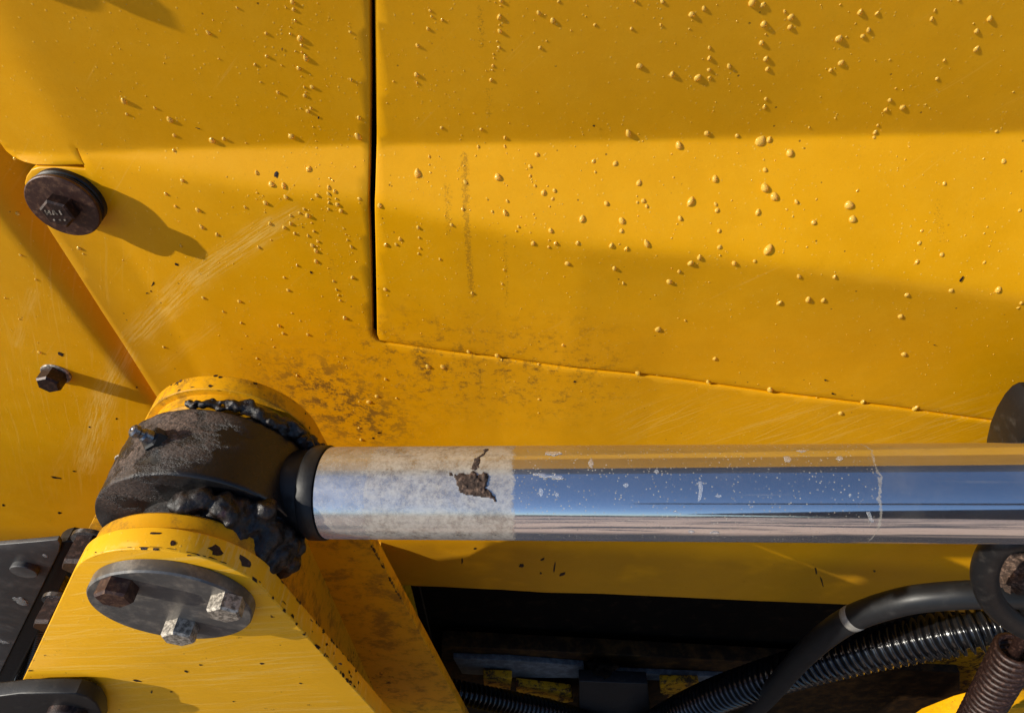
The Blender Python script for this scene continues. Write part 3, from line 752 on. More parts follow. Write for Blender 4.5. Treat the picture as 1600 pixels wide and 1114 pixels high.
for i, (p, s_) in enumerate(spots):
    t = bmesh.new(); bmesh.ops.create_icosphere(t, subdivisions=4, radius=1)
    for v in t.verts:
        w = Vector((v.co.x * s_[0], v.co.y * s_[1], v.co.z * s_[2])); q = p + w
        k = noise.fractal(q * 60, .9, 2.1, 5) + .16 * noise.noise(q * 330)
        v.co = p + w * (1 + .42 * k)
    me = bpy.data.meshes.new('t'); t.to_mesh(me); t.free(); gz.from_mesh(me); bpy.data.meshes.remove(me)
g1 = link('grease_clump', finish(gz, 'grease'), 'grease', loc=(PX + .05, .265, PZ))
def melt(o, vox, it):
    m = o.modifiers.new('melt', 'REMESH'); m.mode = 'VOXEL'; m.voxel_size = vox; m.use_smooth_shade = True
    m = o.modifiers.new('soften', 'SMOOTH'); m.factor = .5; m.iterations = it
    t = bpy.data.textures.new('grit', 'CLOUDS'); t.noise_scale = .0055; t.noise_depth = 3
    m = o.modifiers.new('grit', 'DISPLACE'); m.texture = t; m.strength = .0015; m.mid_level = .5; m.texture_coords = 'LOCAL'
melt(g1, .0012, 14)
tag(g1, 'lumpy wet black grease squeezed out between the front lug and the eye', 'grease')
gz = bmesh.new()
for k in range(90):      # along the rear boss, top to right
    a = R(98 - 98 * k / 89); rr = .0815 + rng.uniform(-.002, .002)
    p = Vector((PX + rr * math.cos(a), .3585 + rng.uniform(-.004, .004), PZ + rr * math.sin(a))); s_ = .0009 + .0088 * (k / 89) ** 1.1 + rng.uniform(0, .0012) * (k % 3)
    t = bmesh.new(); bmesh.ops.create_icosphere(t, subdivisions=2 if k < 45 else 3, radius=1)
    for v in t.verts:
        w = Vector((v.co.x * s_ * 1.2, v.co.y * s_ * .9, v.co.z * s_)); q = p + w
        v.co = p + w * (1 + .6 * noise.fractal(q * 110, .8, 2.1, 5))
    me = bpy.data.meshes.new('t'); t.to_mesh(me); t.free(); gz.from_mesh(me); bpy.data.meshes.remove(me)
g2 = link('mud_ring', finish(gz, 'mudring'), 'grease', loc=(PX, .358, PZ + .08))
melt(g2, .0010, 6)
tag(g2, 'crumbly dark mud packed between the eye and the rear lug', 'mud')
g3 = link('grease_patch', blob_mesh('gp', at_y(503, 955, .3765), (.014, .003, .020), 2.2, .7, 70), 'grease', loc=at_y(503, 955, .3765))
tag(g3, 'black greasy clot stuck on the rear lug below the rod', 'grease')

# ================================================================== bolts on the wall
def panel_bolt(px, py, y, label, seed=0, base=None):
    p = at_y(px, py, y) if base is None else base
    t = thing('panel_bolt', label, 'bolt', p, None)
    link('rubber_washer', lathe('rw', p, (0, -1, 0), [(-.02, .0), (-.02, .0310), (.0065, .0315), (.0080, .0300), (.0080, .022), (.0100, .022), (.0100, .0310), (.0125, .0322), (.0140, .0310), (.0140, 0)], 72), 'gasket', t, p)
    c = p + Vector((0, -.0140, 0))
    link('washer', lathe('w', c, (0, -1, 0), [(0, 0), (0, .0322), (.0032, .0322), (.0040, .0314), (.0046, .020), (.0046, 0)], 72), 'rust', t, c)
    c2 = c + Vector((.001, -.0046, 0)); hh = .0125
    h = link('bolt_head', hex_head(c2, (0, -1, 0), .0150, hh, .95, .14), 'rust_dark', t, c2)
    return t, c2, hh, h
t1, c2, hh, h1 = panel_bolt(112, 308, hit(112, 308).y, 'big rusty flanged bolt with a black rubber ring, below the corner of the cover', 0)
# the raised grade letters on its head
bm = bmesh.new()
def stroke(x0, z0, x1, z1, w=.0007):
    a = Vector((x0, 0, z0)); b_ = Vector((x1, 0, z1)); d = (b_ - a).normalized(); n = Vector((-d.z, 0, d.x)) * w
    o_ = c2 + Vector((0, -hh, 0)); q = [o_ + v for v in (a - n, b_ - n, b_ + n, a + n)]
    f = [bm.verts.new(v + Vector((0, -.0006, 0))) for v in q]; k = [bm.verts.new(v + Vector((0, .0003, 0))) for v in q]
    bm.faces.new(f); bm.faces.new(k[::-1])
    for i in range(4): bm.faces.new((f[i], k[i], k[(i + 1) % 4], f[(i + 1) % 4]))
s_ = .0023
for gx, shape in ((-.0062, 'H'), (-.0005, 'A'), (.0052, 'I')):
    if shape == 'H': L_ = ((-.7, -1, -.7, 1), (.7, -1, .7, 1), (-.7, 0, .7, 0))
    elif shape == 'A': L_ = ((-.8, -1, 0, 1), (.8, -1, 0, 1), (-.4, -.2, .4, -.2))
    else: L_ = ((0, -1, 0, 1),)
    for a in L_: stroke(gx + a[0] * s_, .0025 + a[1] * s_, gx + a[2] * s_, .0025 + a[3] * s_)
for gx in (-.0055, .000, .0045): stroke(gx, -.0058, gx + .0016, -.0052)
link('raised_letters', finish(bm, 'letters', False), 'bolt_grey', h1, c2)
t2, *_ = panel_bolt(0, 0, 0, 'rusty bolt of the same kind, just above the upper left of the frame', 0, base=hit(-250, -232))
def small_bolt(px, py, label, y, r=.0150, h=.019):
    p = at_y(px, py, y); t = thing('flange_bolt', label, 'bolt', p, None)
    link('washer', lathe('w', p, (0, -1, 0), [(-.012, 0), (-.012, r * 1.18), (.002, r * 1.18), (.003, r * 1.1), (.003, 0)], 48), 'bolt_grey', t, p)
    c = p + Vector((0, -.003, 0))
    link('bolt_head', hex_head(c, (0, -1, 0), r, h, .5, .14), 'rust_dark', t, c)
small_bolt(88, 583, 'small rusty hex bolt casting a long shadow on the left panel', hit3(88, 583).y)
small_bolt(196, 718, 'bolt half hidden behind the left edge of the rear lug', hit3(196, 718).y, .0125, .012)

# ================================================================== lower left: black cover plate, link bar, bolts
yP = .400
plate = thing('black_cover_plate', 'dusty black cover plate with a round rivet at the lower left', 'plate', at_y(20, 1000, yP))
bm = bmesh.new(); add_prism(bm, pix_poly([(-260, 1240), (-260, 880), (0, 851), (60, 846), (90, 843), (94, 850), (92, 862), (0, 1050), (-60, 1170)], yP), yP, yP + .006, .0008)
link('plate', finish(bm, 'plate', True, 40), 'black_plate', plate, at_y(20, 900, yP))
bm = bmesh.new(); add_prism(bm, pix_poly([(90, 846), (97, 841), (108, 838), (118, 840), (125, 848), (124, 858), (10, 1085), (-30, 1170), (-60, 1170), (0, 1050), (92, 862), (94, 850)], yP + .012), yP + .0055, yP + .026, .0015)
link('folded_edge', finish(bm, 'edge', True, 40), 'gasket', plate, at_y(110, 850, yP))
pr = at_y(41, 886, yP)
link('rivet', lathe('rivet', pr, (0, -1, 0), [(0, 0), (0, .0165), (.006, .0165), (.0072, .0155), (.0076, 0)], 48), 'black_plate', plate, pr)
for k, (px, py) in enumerate(((31, 938), (4, 1002), (70, 868))):
    p = at_y(px, py, yP)
    w_ = link('wet_spot', blob_mesh('ws', p, ((.010, .008, .003)[k], .0006, (.011, .010, .004)[k]), k * 3.1 + 9, .8, 90, 3), 'clear', plate, p)
link1 = thing('link_bar', 'black link bar end with a round pin at the bottom left corner', 'bar', at_y(90, 1110, .19))
bm = bmesh.new(); add_prism(bm, pix_poly([(-200, 1100), (0, 1088), (30, 1084), (90, 1083), (118, 1084), (136, 1089), (150, 1098), (158, 1112), (160, 1130), (150, 1160), (120, 1180), (-200, 1200)], .208), .208, .2225, .0015)
link('bar', finish(bm, 'bar', True, 40), 'black_part', link1, at_y(60, 1100, .19))
pr = at_y(103, 1120, .202)
link('pin_head', lathe('ph', Vector((pr.x, .208, pr.z)), (0, -1, 0), [(0, 0), (0, .0185), (.006, .0185), (.008, .0170), (.008, 0)], 56), 'rust_dark', link1, pr)
for px, py, lb in ((122, 884, 'rusty hex bolt peeping out left of the front lug, upper one'), (74, 976, 'rusty hex bolt peeping out left of the front lug, lower one')):
    p = at_y(px, py, .262); t = thing('lug_bolt', lb, 'bolt', Vector((p.x, .285, p.z)), 'bolts behind the front lug')
    link('bolt_head', hex_head((p.x, .285, p.z), (0, -1, 0), .0135, .026, .2, .1), 'rust_dark', t, p)
    link('washer', lathe('w', (p.x, .289, p.z), (0, -1, 0), [(0, 0), (0, .016), (.004, .016), (.004, 0)], 32), 'fitting', t, p)
# near-black plate painted as the shade between plate and lug
inn = link('inner_plate', box_me('ip', -1.3, -.36, .66, .672, -1.9, -.9), 'dark_void', loc=(-.7, .605, -1.9))
tag(inn, 'dark recessed plate between the black cover and the front lug', 'plate')

# ================================================================== hoses in the cavity
def tube(name, pts, r, mat, label, cat, group=None, amp=0, pitch=.01, n=24, parent=None):
    P = catmull([at_y(*p) if not isinstance(p, Vector) else p for p in pts], 24)
    step = pitch / 8 if amp else .008
    P = resample(P, step); bm = bmesh.new()
    if amp:
        def rad(i):
            ph = (i % 8) / 8; return r + amp * (1 if ph in (.375, .5) else (.1 if ph in (.25, .625) else -1.0))
        sweep(bm, P, rad, n)
    else: sweep(bm, P, lambda i: r, n)
    me = finish(bm, name); o = link(name, me, mat, parent, P[0])
    if label: tag(o, label, cat, group)
    return o, P
hose, HP = tube('rubber_hose', [(1080, 1240, .50), (1150, 1140, .49), (1200, 1086, .48), (1255, 1024, .47), (1320, 972, .46), (1400, 942, .45), (1475, 931, .44), (1560, 928, .43), (1640, 930, .43)], .0212, 'hose',
                'smooth black rubber hose with a grey mark, arching below the rod', 'hose', n=40)
i0 = min(range(len(HP)), key=lambda i: (HP[i] - at_y(1336, 965, .458)).length)
bm = bmesh.new(); seg_ = [HP[i0 - 1].lerp(HP[i0 + 1], t) for t in (0.0, .35, .7, 1.0)]
sweep(bm, seg_, lambda i: .0218 if i in (1, 2) else .0213, 40); link('paint_mark', finish(bm, 'pm'), 'mark', hose, HP[i0])
tube('corrugated_conduit', [(960, 1180, .54), (1030, 1130, .53), (1110, 1090, .52), (1220, 1052, .51), (1330, 1022, .50), (1430, 1000, .49), (1520, 984, .48), (1640, 968, .48)], .0350, 'conduit',
     'ribbed black conduit running under the smooth hose to the right edge', 'hose', 'ribbed conduits in the cavity', .0058, .0155, 32)
tube('corrugated_conduit', [(560, 1050, .56), (640, 1066, .56), (720, 1082, .55), (800, 1098, .55), (880, 1116, .55), (980, 1150, .54)], .0250, 'conduit',
     'ribbed black conduit low in the shade right of the bracket', 'hose', 'ribbed conduits in the cavity', .0044, .0135, 28)
tube('corrugated_conduit', [(20, 1120, .46), (50, 1040, .46), (66, 970, .46), (88, 915, .46)], .0200, 'conduit',
     'ribbed black conduit between the black cover and the front lug', 'hose', 'ribbed conduits in the cavity', .0022, .0110, 24)
# coil spring at the lower right
ca, cb = at_y(1500, 1170, .36), at_y(1590, 1010, .40)
spr = thing('coil_spring', 'rusty close-wound coil spring in the lower right corner', 'spring', ca)
d = (cb - ca); Ld = d.length; a_, u_, v_ = frame_of(d); turns = 25
pts = [ca + a_ * (Ld * k / (turns * 24)) + (u_ * math.cos(2 * math.pi * k / 24) + v_ * math.sin(2 * math.pi * k / 24)) * .026 for k in range(turns * 24 + 1)]
bm = bmesh.new(); sweep(bm, pts, lambda i: .0056, 10); link('coil', finish(bm, 'coil'), 'rust_dark', spr, ca)
link('spring_rod', lathe('sr', ca, d, [(-.05, 0), (-.05, .009), (Ld + .05, .009), (Ld + .05, 0)], 24), 'rust_dark', spr, ca)
# bent black guard tube round a muddy lug at the right edge
tube('guard_tube', [(1596, 840, .345), (1566, 846, .345), (1546, 868, .345), (1538, 900, .34), (1548, 936, .335), (1575, 965, .33), (1620, 990, .325), (1700, 1020, .32)], .0138, 'black_part',
     'bent black steel tube hooking below the rod at the right edge', 'tube', n=32)
rl = thing('rear_clamp', 'black rounded clamp plate behind the rod at the right edge', 'clamp', at_y(1620, 760, .42))
yc = .40
cx_ = at_y(1640, 700, yc)
pl = pix_poly([(1541, 720), (1544, 690), (1550, 664), (1560, 640), (1572, 620), (1584, 607), (1596, 601), (1612, 600), (1760, 640), (1760, 900), (1600, 900), (1548, 860), (1543, 780)], yc + .045)
bm = bmesh.new(); add_prism(bm, pl, yc, yc + .05, .003); link('clamp_plate', finish(bm, 'cl', True, 40), 'black_part', rl, at_y(1600, 700, yc))
md = link('mud_lump', blob_mesh('ml', at_y(1592, 890, .39), (.030, .030, .032), 7.7, .45, 40, 5), 'mud', loc=at_y(1592, 890, .39))
tag(md, 'brown mud caked inside the bent black tube at the right edge', 'mud')
# yellow cross member and chipped brackets low in the cavity
cm = thing('cross_member', 'dim yellow cross member low in the cavity with a grey strip on it', 'beam', at_y(900, 1060, .66))
def pbox(name, quad, y0, y1, mat, parent, bev=.002, label=None):
    bm = bmesh.new(); add_prism(bm, pix_poly(quad, y0), y0, y1, bev); o = link(name, finish(bm, name, True, 40), mat, parent, at_y(*quad[0], y0))
    if label: o['label'] = label
    return o
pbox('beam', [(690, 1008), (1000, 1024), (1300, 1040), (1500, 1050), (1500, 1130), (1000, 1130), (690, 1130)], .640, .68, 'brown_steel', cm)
pbox('grey_strip', [(708, 1028), (800, 1031), (912, 1040), (914, 1059), (800, 1058), (722, 1052)], .625, .639, 'grey_bar', cm, .001)
pbox('grey_strip', [(962, 1050), (1060, 1054), (1150, 1058), (1150, 1066), (1060, 1064), (962, 1060)], .625, .639, 'grey_bar', cm, .001)
for q, lb in (([(755, 1057), (800, 1059), (796, 1088), (757, 1082)], 'small chipped yellow block left in the cavity'), ([(806, 1070), (892, 1080), (896, 1096), (868, 1099), (808, 1090)], 'long chipped yellow block low in the cavity'),
              ([(1032, 1066), (1092, 1066), (1092, 1092), (1046, 1092), (1032, 1082)], 'chipped yellow block right of the dark clamp in the cavity')):
    tag(pbox('chipped_block', q, .600, .62, 'dimmed_grimy', None), lb, 'block', 'chipped yellow blocks in the cavity')
tag(pbox('hose_clamp', [(905, 1064), (1012, 1068), (1016, 1114), (1018, 1180), (905, 1180)], .57, .60, 'black_part', None), 'dark square clamp between the two ribbed conduits', 'clamp')
tag(link('dirt_heap', blob_mesh('dh', at_y(942, 1040, .60), (.035, .02, .02), 3.3, .8, 50, 4), 'dark_void', loc=at_y(942, 1040, .60)), 'dark dirt heaped above the clamp in the cavity', 'dirt')
tag(pbox('yellow_bracket', [(1432, 1020), (1470, 1004), (1620, 990), (1640, 1100), (1560, 1092), (1450, 1098)], .66, .69, 'dimmed_grimy', None, .003), 'dirty yellow bracket, tinted darker as shade, below the ribbed conduit at lower right', 'bracket')
bm = bmesh.new(); add_prism(bm, pix_poly([(1400, 1135), (1440, 1106), (1490, 1086), (1520, 1078), (1545, 1077), (1640, 1074), (1640, 1200), (1400, 1200)], .50), .46, .50, .002)
tag(link('yellow_casting', finish(bm, 'ya', True, 40), 'bright_yel', loc=at_y(1500, 1110, .46)), 'bright speckled yellow casting at the bottom right behind the spring', 'casting')

# ================================================================== chips in the paint
def chip(pts, off, fn_hit, name, parent, mat='rust_dark'):
    pass
def flecks(name, items, surf, mat, parent, seed=1):
    """small raised-edge flakes of bare rusty metal; items = (px, py, w, h, angle)"""
    rg = random.Random(seed); bm = bmesh.new()
    for (px, py, w, h, an) in items:
        n = 11; vs = []; cc = surf(px, py); vc = bm.verts.new(cc + Vector((0, -.0006, 0)))
        for k in range(n):
            a = 2 * math.pi * k / n; r_ = rg.uniform(.55, 1.15)
            x, y = math.cos(a) * w * .5 * r_, math.sin(a) * h * .5 * r_
            vs.append(bm.verts.new(surf(px + x * math.cos(an) - y * math.sin(an), py + x * math.sin(an) + y * math.cos(an)) + Vector((0, -.0003, 0))))
        for k in range(n): bm.faces.new((vc, vs[k], vs[(k + 1) % n]))
    me = finish(bm, name, False); o = link(name, me, mat, parent, surf(items[0][0], items[0][1])); o['kind'] = 'stuff'; return o
def rim_flecks(name, pts, y0, y1, items, mat, parent, seed):
    # chips on the rim of a plate: items = (length along the outline, y fraction, size along, size across)
    rg = random.Random(seed); P = [Vector((x, z)) for x, z in pts]; cum = [0]
    for a, b_ in zip(P, P[1:]): cum.append(cum[-1] + (b_ - a).length)
    def on(s_, y):
        s_ = max(0, min(cum[-1] - 1e-6, s_)); i = max(k for k in range(len(P) - 1) if cum[k] <= s_)
        d = (P[i + 1] - P[i]); t = (s_ - cum[i]) / d.length; q = P[i] + d * t; d.normalize(); n = Vector((d.y, -d.x))
        if n.dot(q - Vector((PX, PZ))) < 0: n = -n
        e = .00025
        if y <= y0 + .0012: return Vector((q.x - n.x * (y0 + .0012 - y), y0 - e, q.y - n.y * (y0 + .0012 - y)))
        return Vector((q.x + n.x * e, y, q.y + n.y * e))
    bm = bmesh.new()
    for s0, fy, l, w in items:
        n = 10; yc_ = y0 + (y1 - y0) * fy; vc = bm.verts.new(on(s0, yc_)); vs = []
        for k in range(n):
            a = 2 * math.pi * k / n; r_ = rg.uniform(.5, 1.2); vs.append(bm.verts.new(on(s0 + math.cos(a) * l * .5 * r_, yc_ + math.sin(a) * w * .5 * r_)))
        for k in range(n): bm.faces.new((vc, vs[k], vs[(k + 1) % n]))
    o = link(name, finish(bm, name, False), mat, parent, (PX, (y0 + y1) / 2, PZ)); o['kind'] = 'stuff'; return o
rg = random.Random(3)
fl = tangent_plate(.0745, (28, 1078), (583, 1108), .2267)
off_ = (Vector(fl[1]) - Vector(fl[0])).length         # outline runs: far end of right side, up to the arc, over, down the left
it = []
for k in range(44): it.append((off_ - rg.uniform(0, .24) ** 1.0, rg.choice((.06, .10, .95, rg.random())), rg.uniform(.002, .010), rg.uniform(.0008, .0035)))
for k in range(13): it.append((off_ + .005 + rg.random() * .11, rg.uniform(.07, .13), rg.uniform(.003, .011), rg.uniform(.0006, .0014)))
it += [(off_ + .085, .35, .004, .006), (off_ + .10, .7, .009, .003), (off_ + .055, .45, .012, .008), (off_ + .03, .5, .016, .010)]
rim_flecks('edge_chips', fl, .2267, .2452, it, 'rust_dark', brk, 4)
rl_ = tangent_plate(.0790, (105, 890), (668, 1010), .377); off2 = (Vector(rl_[1]) - Vector(rl_[0])).length
it = [(off2 - .05 - rg.random() * .30, .03, rg.uniform(.003, .012), rg.uniform(.002, .005)) for k in range(26)] + [(off2 + rg.random() * .16, rg.random(), rg.uniform(.002, .006), rg.uniform(.001, .004)) for k in range(14)]
rim_flecks('edge_chips', rl_, .377, .394, it, 'rust_dark', brk, 5)
def lugf(px, py): return at_y(px, py, .2267)
flecks('paint_chips', [(276, 413, 7, 5, .2), (239, 444, 2.5, 12, .5), (236, 455, 4, 3, .6), (230, 458, 5, 2, -.3), (1502, 436, 4, 11, .6), (1290, 594, 6, 3, .2), (1301, 615, 6, 3, .1), (898, 596, 5, 3, .3),
        (432, 273, 7, 11, .2), (473, 355, 3, 2, .1), (486, 426, 5, 4, .7), (1460, 539, 5, 2, .2), (498, 184, 4, 6, 0), (441, 77, 2, 7, 0), (310, 201, 9, 1.6, .3), (928, 197, 4, 4, 0), (593, 676, 7, 3, -.2), (583, 684, 4, 4, 0),
        (722, 876, 4, 9, 0), (815, 883, 9, 6, -.4), (848, 873, 9, 4, -.5), (866, 886, 3, 18, .15), (878, 897, 14, 5, -.4), (845, 895, 4, 4, 0), (742, 857, 5, 4, 0), (1275, 892, 4, 14, -.2), (1284, 908, 3, 16, -.3), (1366, 892, 5, 4, 0)],
       lambda x, y: hit(x, y), 'rust_dark', side_cover)
flecks('paint_chips', [(95, 553, 11, 7, .3), (88, 746, 18, 4, .15), (116, 736, 7, 3, .1), (140, 667, 4, 2.5, 0), (182, 654, 3, 3, 0), (93, 801, 7, 4, .1), (5, 789, 5, 4, 0), (16, 331, 2, 2, 0), (214, 605, 3, 3, 0)],
       hit3, 'rust_dark', frame)
flecks('paint_chips', [(291, 1048, 7, 4, .2), (314, 1038, 6, 3, 0), (409, 1036, 8, 4, 0), (215, 1063, 18, 3, .2), (237, 1080, 3, 5, .3), (268, 1080, 6, 2, 0), (47, 1047, 10, 2, 0), (532, 1036, 8, 3, .2),
        (150, 862, 4, 2, 0), (365, 1095, 4, 2, 0), (470, 1067, 6, 2, .2), (310, 866.5, 6, 3, .3), (296, 867, 10, 3, .1)], lugf, 'rust_dark', brk)

# ================================================================== water drops
REG = {'a': (300, 0, 3.978), 'b': (300, 260, 3.978), 'c': (600, 0, 3.182), 'd': (1100, 0, 3.182), 'e': (600, 300, 3.182), 'f': (1100, 300, 3.182),
       'g': (360, 480, 3.978), 'h': (0, 0, 3.978), 'i': (0, 220, 3.978), 'j': (0, 480, 3.98), 'k': (1300, 560, 5.303)}
DR = {
'a': '100 205 34,280 50 24,460 209 26,463 350 30,390 403 24,425 512 20,533 575 32,556 408 18,622 14 34,630 60 26,640 130 24,610 212 22,670 240 46,680 283 28,642 320 18,681 326 22,706 362 50,662 425 38,680 478 16,735 467 14,745 542 34,698 543 26,706 574 18,700 596 28,738 674 24,720 692 34,674 676 16,752 790 16,758 835 12,770 878 14,775 920 16,772 960 10,616 848 46,530 1010 1,124 873 56,197 863 34,335 890 18,1037 733 34,1030 848 60,988 497 28,982 200 24,975 145 10,978 168 12,1010 240 12,1035 322 12,1400 287 32,1393 468 36,1397 519 22,1250 510 20,1210 645 16,1464 182 28,1478 70 24,1487 107 22,1553 127 26,1550 798 28,1473 976 24,1474 1028 18,1482 1077 18,1400 1080 62,725 1050 44,400 1073 34,867 1015 14,1010 1037 18,967 915 12,1512 440 12,583 50 16,412 458 10,190 293 10,275 653 14,115 605 12,166 368 20,318 243 8,608 170 14',
'b': '403 165 20,440 185 16,400 205 14,455 227 46,583 192 40,545 203 14,493 112 48,568 120 46,330 254 26,35 270 44,60 377 38,155 424 32,452 286 16,483 355 32,572 380 34,612 355 34,612 306 24,668 290 26,696 266 24,718 305 50,742 352 20,637 417 28,490 458 20,415 503 30,757 403 28,722 432 26,782 467 26,748 492 34,780 497 18,770 525 38,770 590 36,848 130 34,885 155 34,846 170 26,848 203 20,850 226 26,903 238 34,925 276 38,848 266 26,775 180 34,742 205 18,742 221 16,787 78 14,857 75 18,875 90 20,790 122 14,895 202 22,942 387 20,955 424 16,978 434 12,966 457 22,990 500 32,993 538 14,1018 592 16,1040 202 28,1040 228 14,652 615 26,573 690 24,597 770 28,846 634 14,880 714 22,898 766 26,910 800 22,920 833 24,996 690 36,808 808 14,855 898 12,620 912 20,672 960 18,540 990 30,566 1037 28,720 1045 30,948 940 42,898 1030 10,70 817 28,293 838 32,195 903 22,305 972 26,338 1054 18,190 163 12,215 66 14,632 118 14,1165 247 38,1263 264 14,1405 383 38,1410 445 24,1292 455 34,1202 488 38,1268 488 28,1415 512 22,1407 545 26,1540 580 24,1200 767 34,1213 805 18,1344 804 12,1097 752 10,1560 985 12',
'c': '580 5 30,578 32 14,572 86 34,574 128 16,574 157 32,562 209 16,572 239 22,543 272 14,545 292 14,541 330 18,538 352 14,531 400 22,768 67 26,838 105 32,808 207 14,775 240 24,1003 85 12,1048 126 18,1230 145 22,1376 127 20,1518 147 16,1530 74 38,1385 12 26,1245 5 28,868 10 18,929 155 12,1270 331 38,1432 372 42,1560 388 44,482 645 22,600 687 24,600 730 20,467 731 20,760 770 28,725 830 22,726 877 20,735 908 12,750 926 20,792 960 34,847 950 26,838 991 20,813 928 14,404 908 26,398 827 14,565 882 50,600 1060 38,612 1002 24,391 1042 26,823 1030 16,743 1067 14,752 1087 14,537 1055 20,680 1082 12,1215 665 50,1465 725 48,1042 804 24,1150 815 30,1050 858 18,1268 912 34,1105 1014 32,1258 978 14,1260 1009 18,1290 1001 30,1306 1028 26,1264 1077 12,1182 1100 40,1472 1088 32,1525 1003 56,985 1090 44,1440 885 16,1430 768 14,1041 628 1,610 925 12,500 712 8,205 735 8,1286 705 14,455 778 14,224 60 1',
'd': '240 12 56,293 27 34,298 122 46,307 174 16,286 216 34,308 295 34,315 346 32,308 494 24,302 534 28,432 88 44,428 138 34,402 60 22,27 240 22,26 292 30,26 350 26,28 388 24,125 332 34,672 194 46,710 186 14,790 182 28,820 153 32,776 62 36,862 68 26,678 26 16,720 62 10,683 315 34,630 352 26,925 300 16,653 590 16,1133 97 28,1150 54 20,1422 94 42,1342 120 14,1357 157 34,1357 246 34,1196 303 22,1160 394 22,955 442 16,925 501 26,988 537 36,905 548 28,865 625 18,852 660 28,847 686 20,1104 523 14,1540 460 16,1456 655 20,524 636 18,14 665 36,165 677 28,282 703 60,323 696 38,427 763 50,298 797 14,304 847 30,302 935 64,350 980 56,54 892 48,58 1018 24,65 1048 28,268 1057 38,460 1006 34,413 1045 16,443 1080 16,560 993 16,764 950 18,722 1022 56,740 1092 48,546 1108 34,1002 797 14,1022 733 12,1196 915 24,1393 792 16,1492 804 28,1572 1048 20,1527 963 12,1452 943 10,1340 937 10,1394 990 10,1493 1038 10,580 484 10,138 1000 14,890 577 8,0 45 30,1270 3 20,150 358 12',
'e': '172 178 36,335 166 26,75 238 30,10 264 30,60 262 28,176 230 24,179 282 20,173 309 26,275 338 22,8 487 30,16 516 16,122 516 12,437 504 26,587 460 20,588 484 12,596 389 18,590 342 10,600 372 8,610 423 10,580 330 8,668 175 20,657 197 16,727 205 12,742 258 30,820 243 14,818 276 22,853 257 30,828 195 34,912 358 34,962 256 26,1130 268 32,1204 284 28,1170 262 14,1145 382 38,1180 196 26,1306 258 46,1190 456 22,895 423 12,910 505 10,1418 448 42,1468 398 26,1430 382 10,1524 355 44,1568 328 38,1430 232 14,1440 212 8,1448 190 8,1458 162 14,1363 685 38,1498 641 18,890 763 22,218 867 34,292 869 32,8 930 22,62 1025 18,420 796 30,562 815 34,585 836 22,655 845 16,768 859 18,770 1030 18,768 1098 16,1262 902 40,296 660 16,296 682 10,296 627 8,299 560 10,300 520 8,308 436 10,955 577 8',
'f': '150 356 38,252 346 22,78 276 26,75 196 28,80 318 16,473 422 34,395 304 12,513 276 16,548 160 40,320 287 66,740 138 1,650 424 32,652 401 10,375 552 36,518 536 46,594 540 34,1010 514 34,978 620 38,1230 492 28,1464 488 40,1578 554 26,1564 578 18,1300 218 14,1184 314 28,1072 256 24,1084 195 20,1060 349 28,1395 352 20,1410 176 16,1394 209 16,1448 203 12,1420 272 14,1430 246 10,1468 296 14,826 690 12,995 808 36,54 830 28,328 984 44,20 944 34,560 1025 12,638 1044 16,790 1044 34,1052 1076 42,678 1098 34,1246 1000 10,1104 910 10,1118 748 10,358 660 10,1510 648 8,1536 733 10,33 158 12',
'g': '414 424 28,958 443 30,910 553 34,860 588 36,800 587 20,1032 566 18,705 315 18,666 306 14,673 338 12,718 362 14,723 377 12,768 640 12,800 750 24,812 822 30,165 318 22,180 354 14,270 248 20,712 475 8,724 540 8,615 20 16,660 205 8,690 420 8',
'h': '768 628 52,788 711 26,962 672 26,1055 745 46,1083 843 28,745 570 12,1080 935 32,90 985 26,1306 605 20,1467 653 16,1390 293 14,665 652 8',
'i': '1030 330 32,1090 408 28,1225 432 42,1253 538 38,1348 582 34,1522 413 30,1132 247 36,1385 322 14,490 668 34,517 704 22,110 453 38,127 710 28,222 862 24,32 977 22,763 743 14,1265 975 32,1488 995 38,1388 1062 26,120 1108 20,1125 655 26',
'j': '128 78 36,245 280 30,1018 248 24,235 220 12',
'k': '265 361 34,692 411 52,70 452 40,870 655 1,880 440 14',
}
drops = []; seen = []
for rk, s_ in DR.items():
    ox, oy, k = REG[rk]
    for it in s_.split(','):
        x, y, dd = map(float, it.split()); x = x / k + ox; y = y / k + oy; dd /= k
        if dd < 1.2 or y > 688: continue
        if any(abs(x - a) + abs(y - c) < 5 for a, c in seen): continue
        seen.append((x, y)); drops.append((dd, x, y))
drops.sort(reverse=True)
